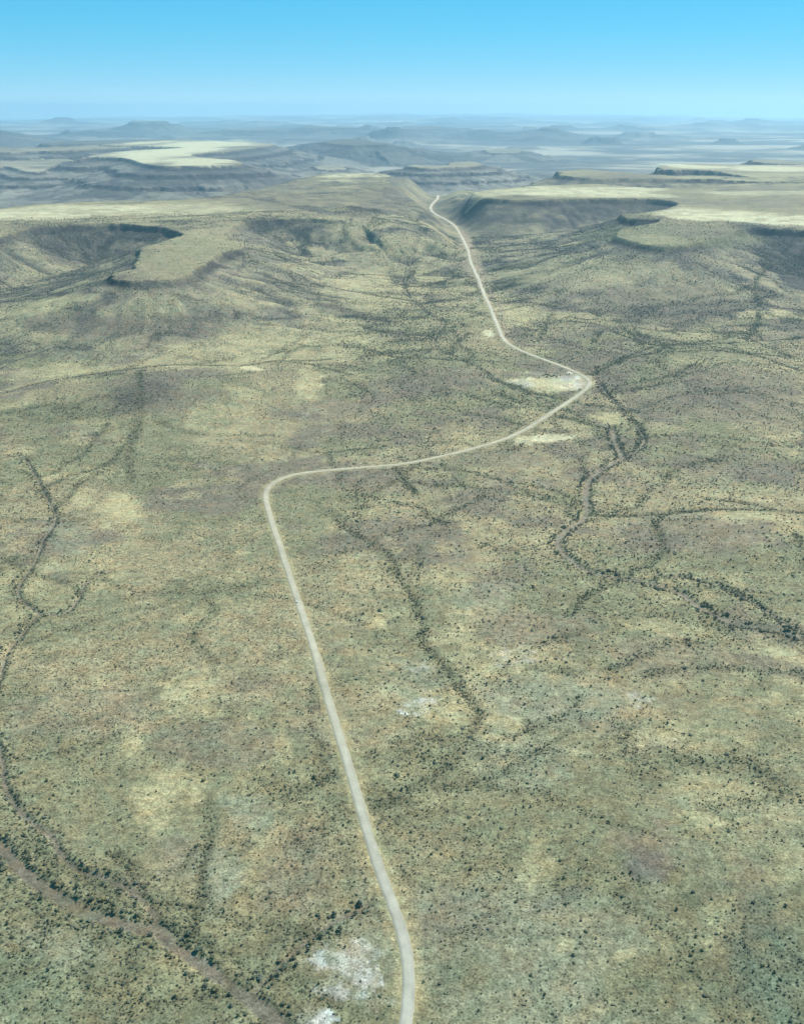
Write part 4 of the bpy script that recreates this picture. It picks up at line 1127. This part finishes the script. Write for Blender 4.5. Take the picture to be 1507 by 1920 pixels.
# --- everything smaller or farther off: one mass of bushes and one of trees
def scatter(name, label, cat, px_, py_, pz_, sc_, rot_, kind_idx, protos):
    hid = bpy.data.collections.new(name + '_kinds')
    for k, me in enumerate(protos):
        ob = bpy.data.objects.new('%s_kind_%02d' % (name, k), me); hid.objects.link(ob)
    me = bpy.data.meshes.new(name)
    me.vertices.add(len(px_)); me.vertices.foreach_set('co', np.stack([px_, py_, pz_ - 0.1], -1).astype(np.float32).ravel())
    for nm, ty_, arr in (('size', 'FLOAT', sc_), ('turn', 'FLOAT', rot_)):
        a = me.attributes.new(nm, ty_, 'POINT'); a.data.foreach_set('value', arr.astype(np.float32))
    a = me.attributes.new('which', 'INT', 'POINT'); a.data.foreach_set('value', kind_idx.astype(np.int32))
    me.update()
    ng = bpy.data.node_groups.new(name, 'GeometryNodeTree')
    ng.interface.new_socket('Geometry', in_out='INPUT', socket_type='NodeSocketGeometry')
    ng.interface.new_socket('Geometry', in_out='OUTPUT', socket_type='NodeSocketGeometry')
    gi = ng.nodes.new('NodeGroupInput'); go = ng.nodes.new('NodeGroupOutput')
    ci = ng.nodes.new('GeometryNodeCollectionInfo'); ci.inputs['Collection'].default_value = hid
    ci.inputs['Separate Children'].default_value = True; ci.inputs['Reset Children'].default_value = True
    ip = ng.nodes.new('GeometryNodeInstanceOnPoints'); ip.inputs['Pick Instance'].default_value = True
    def named(nm, ty_):
        n = ng.nodes.new('GeometryNodeInputNamedAttribute'); n.data_type = ty_; n.inputs['Name'].default_value = nm
        return n.outputs['Attribute']
    cx = ng.nodes.new('ShaderNodeCombineXYZ'); ng.links.new(named('turn', 'FLOAT'), cx.inputs['Z'])
    ng.links.new(gi.outputs[0], ip.inputs['Points']); ng.links.new(ci.outputs[0], ip.inputs['Instance'])
    ng.links.new(named('which', 'INT'), ip.inputs['Instance Index'])
    ng.links.new(cx.outputs[0], ip.inputs['Rotation']); ng.links.new(named('size', 'FLOAT'), ip.inputs['Scale'])
    ng.links.new(ip.outputs[0], go.inputs[0])
    o = put(name, me, kind='stuff', label=label, category=cat)
    md = o.modifiers.new('scatter', 'NODES'); md.node_group = ng
    return o


rest = np.ones(len(bx), bool); rest[b_pick] = False
order = [(s_, h_) for s_ in range(3) for h_ in range(3)]
scatter('bushland', 'countless small dark bushes speckling the dry plain and slopes', 'bushes', bx[rest], by[rest], bz[rest], bs[rest], b_rot[rest], (b_sh * 3 + b_hu)[rest], [bush_mesh[k] for k in order])
rest = np.ones(len(tx), bool); rest[t_pick] = False
scatter('tree_belt', 'dark tree belts along the far dry riverbeds', 'trees', tx[rest], ty[rest], tz[rest], ts[rest], t_rot[rest], (t_sh * 3 + t_hu)[rest], [crown_mesh[k] for k in order])

# ------------------------------------------------------------------ the small white vehicle on the road
import bmesh
WHITE = plain_material('white_paint', (0.80, 0.80, 0.78), 0.35, 0, 0.5); DARK = plain_material('dark_glass', (0.03, 0.035, 0.04), 0.12, 0, 0.6); TYRE = plain_material('tyre_rubber', (0.03, 0.03, 0.03), 0.9); STEEL = plain_material('steel_rim', (0.5, 0.5, 0.5), 0.4, 0.8); LAMP = plain_material('lamp_lens', (0.75, 0.75, 0.7), 0.2)


def solid(name, mat, parts, parent):
    bm = bmesh.new()
    for kind, arg in parts:
        if kind == 'box':
            (x0, x1), (y0, y1), (z0, z1), taper = arg
            g = bmesh.ops.create_cube(bm, size=1.0)['verts']
            for v in g:
                t = taper if v.co.z > 0 else 0.0
                v.co = Vector(((x0 + x1) / 2 + v.co.x * ((x1 - x0) - 2 * t * 0.4), (y0 + y1) / 2 + v.co.y * ((y1 - y0) - 2 * t), (z0 + z1) / 2 + v.co.z * (z1 - z0)))
        else:
            (cx_, cy_, cz_), rad_, wid = arg
            g = bmesh.ops.create_cone(bm, cap_ends=True, segments=14, radius1=rad_, radius2=rad_, depth=wid)['verts']
            for v in g:
                v.co = Vector((cx_ + v.co.z, cy_ + v.co.x, cz_ + v.co.y))
    me = bpy.data.meshes.new(name); bm.to_mesh(me); bm.free(); me.materials.append(mat)
    return put(name, me, parent)


vp = drop_line([(556, 1125), (558.5, 1131)], 1)[-1]
k = int(np.argmin((RX - vp[0]) ** 2 + (RY - vp[1]) ** 2))
car = bpy.data.objects.new('car', None); COL.objects.link(car)
car.location = (RX[k] - Nx[k] * 2.2, RY[k] - Ny[k] * 2.2, RZ[k] + lift[k] + 0.13)
car.rotation_euler = (0, 0, math.atan2(Ty[k], Tx[k]) - math.pi / 2)
car['label'] = 'small white car driving on the left side of the long straight gravel road'; car['category'] = 'car'
solid('body', WHITE, [('box', ((-0.92, 0.92), (-2.4, 2.4), (0.42, 1.05), 0.05)), ('box', ((-0.86, 0.86), (-2.3, 1.0), (1.05, 1.30), 0.1)), ('box', ((-0.80, 0.80), (-2.15, 0.4), (1.62, 1.85), 0.1))], car)
solid('window', DARK, [('box', ((-0.83, 0.83), (-2.2, 0.75), (1.29, 1.63), 0.25))], car)
solid('bumper', STEEL, [('box', ((-0.9, 0.9), (2.38, 2.52), (0.45, 0.65), 0.0))], car)
for sx in (-1, 1):
    for sy in (-1, 1):
        wh = solid('wheel', TYRE, [('cyl', ((sx * 0.84, sy * 1.45, 0.38), 0.38, 0.26))], car)
        solid('rim', STEEL, [('cyl', ((sx * 0.88, sy * 1.45, 0.38), 0.21, 0.24))], wh)
    solid('headlight', LAMP, [('box', ((sx * 0.65 - 0.17, sx * 0.65 + 0.17), (2.36, 2.45), (0.72, 0.92), 0.0))], car)
print('done')
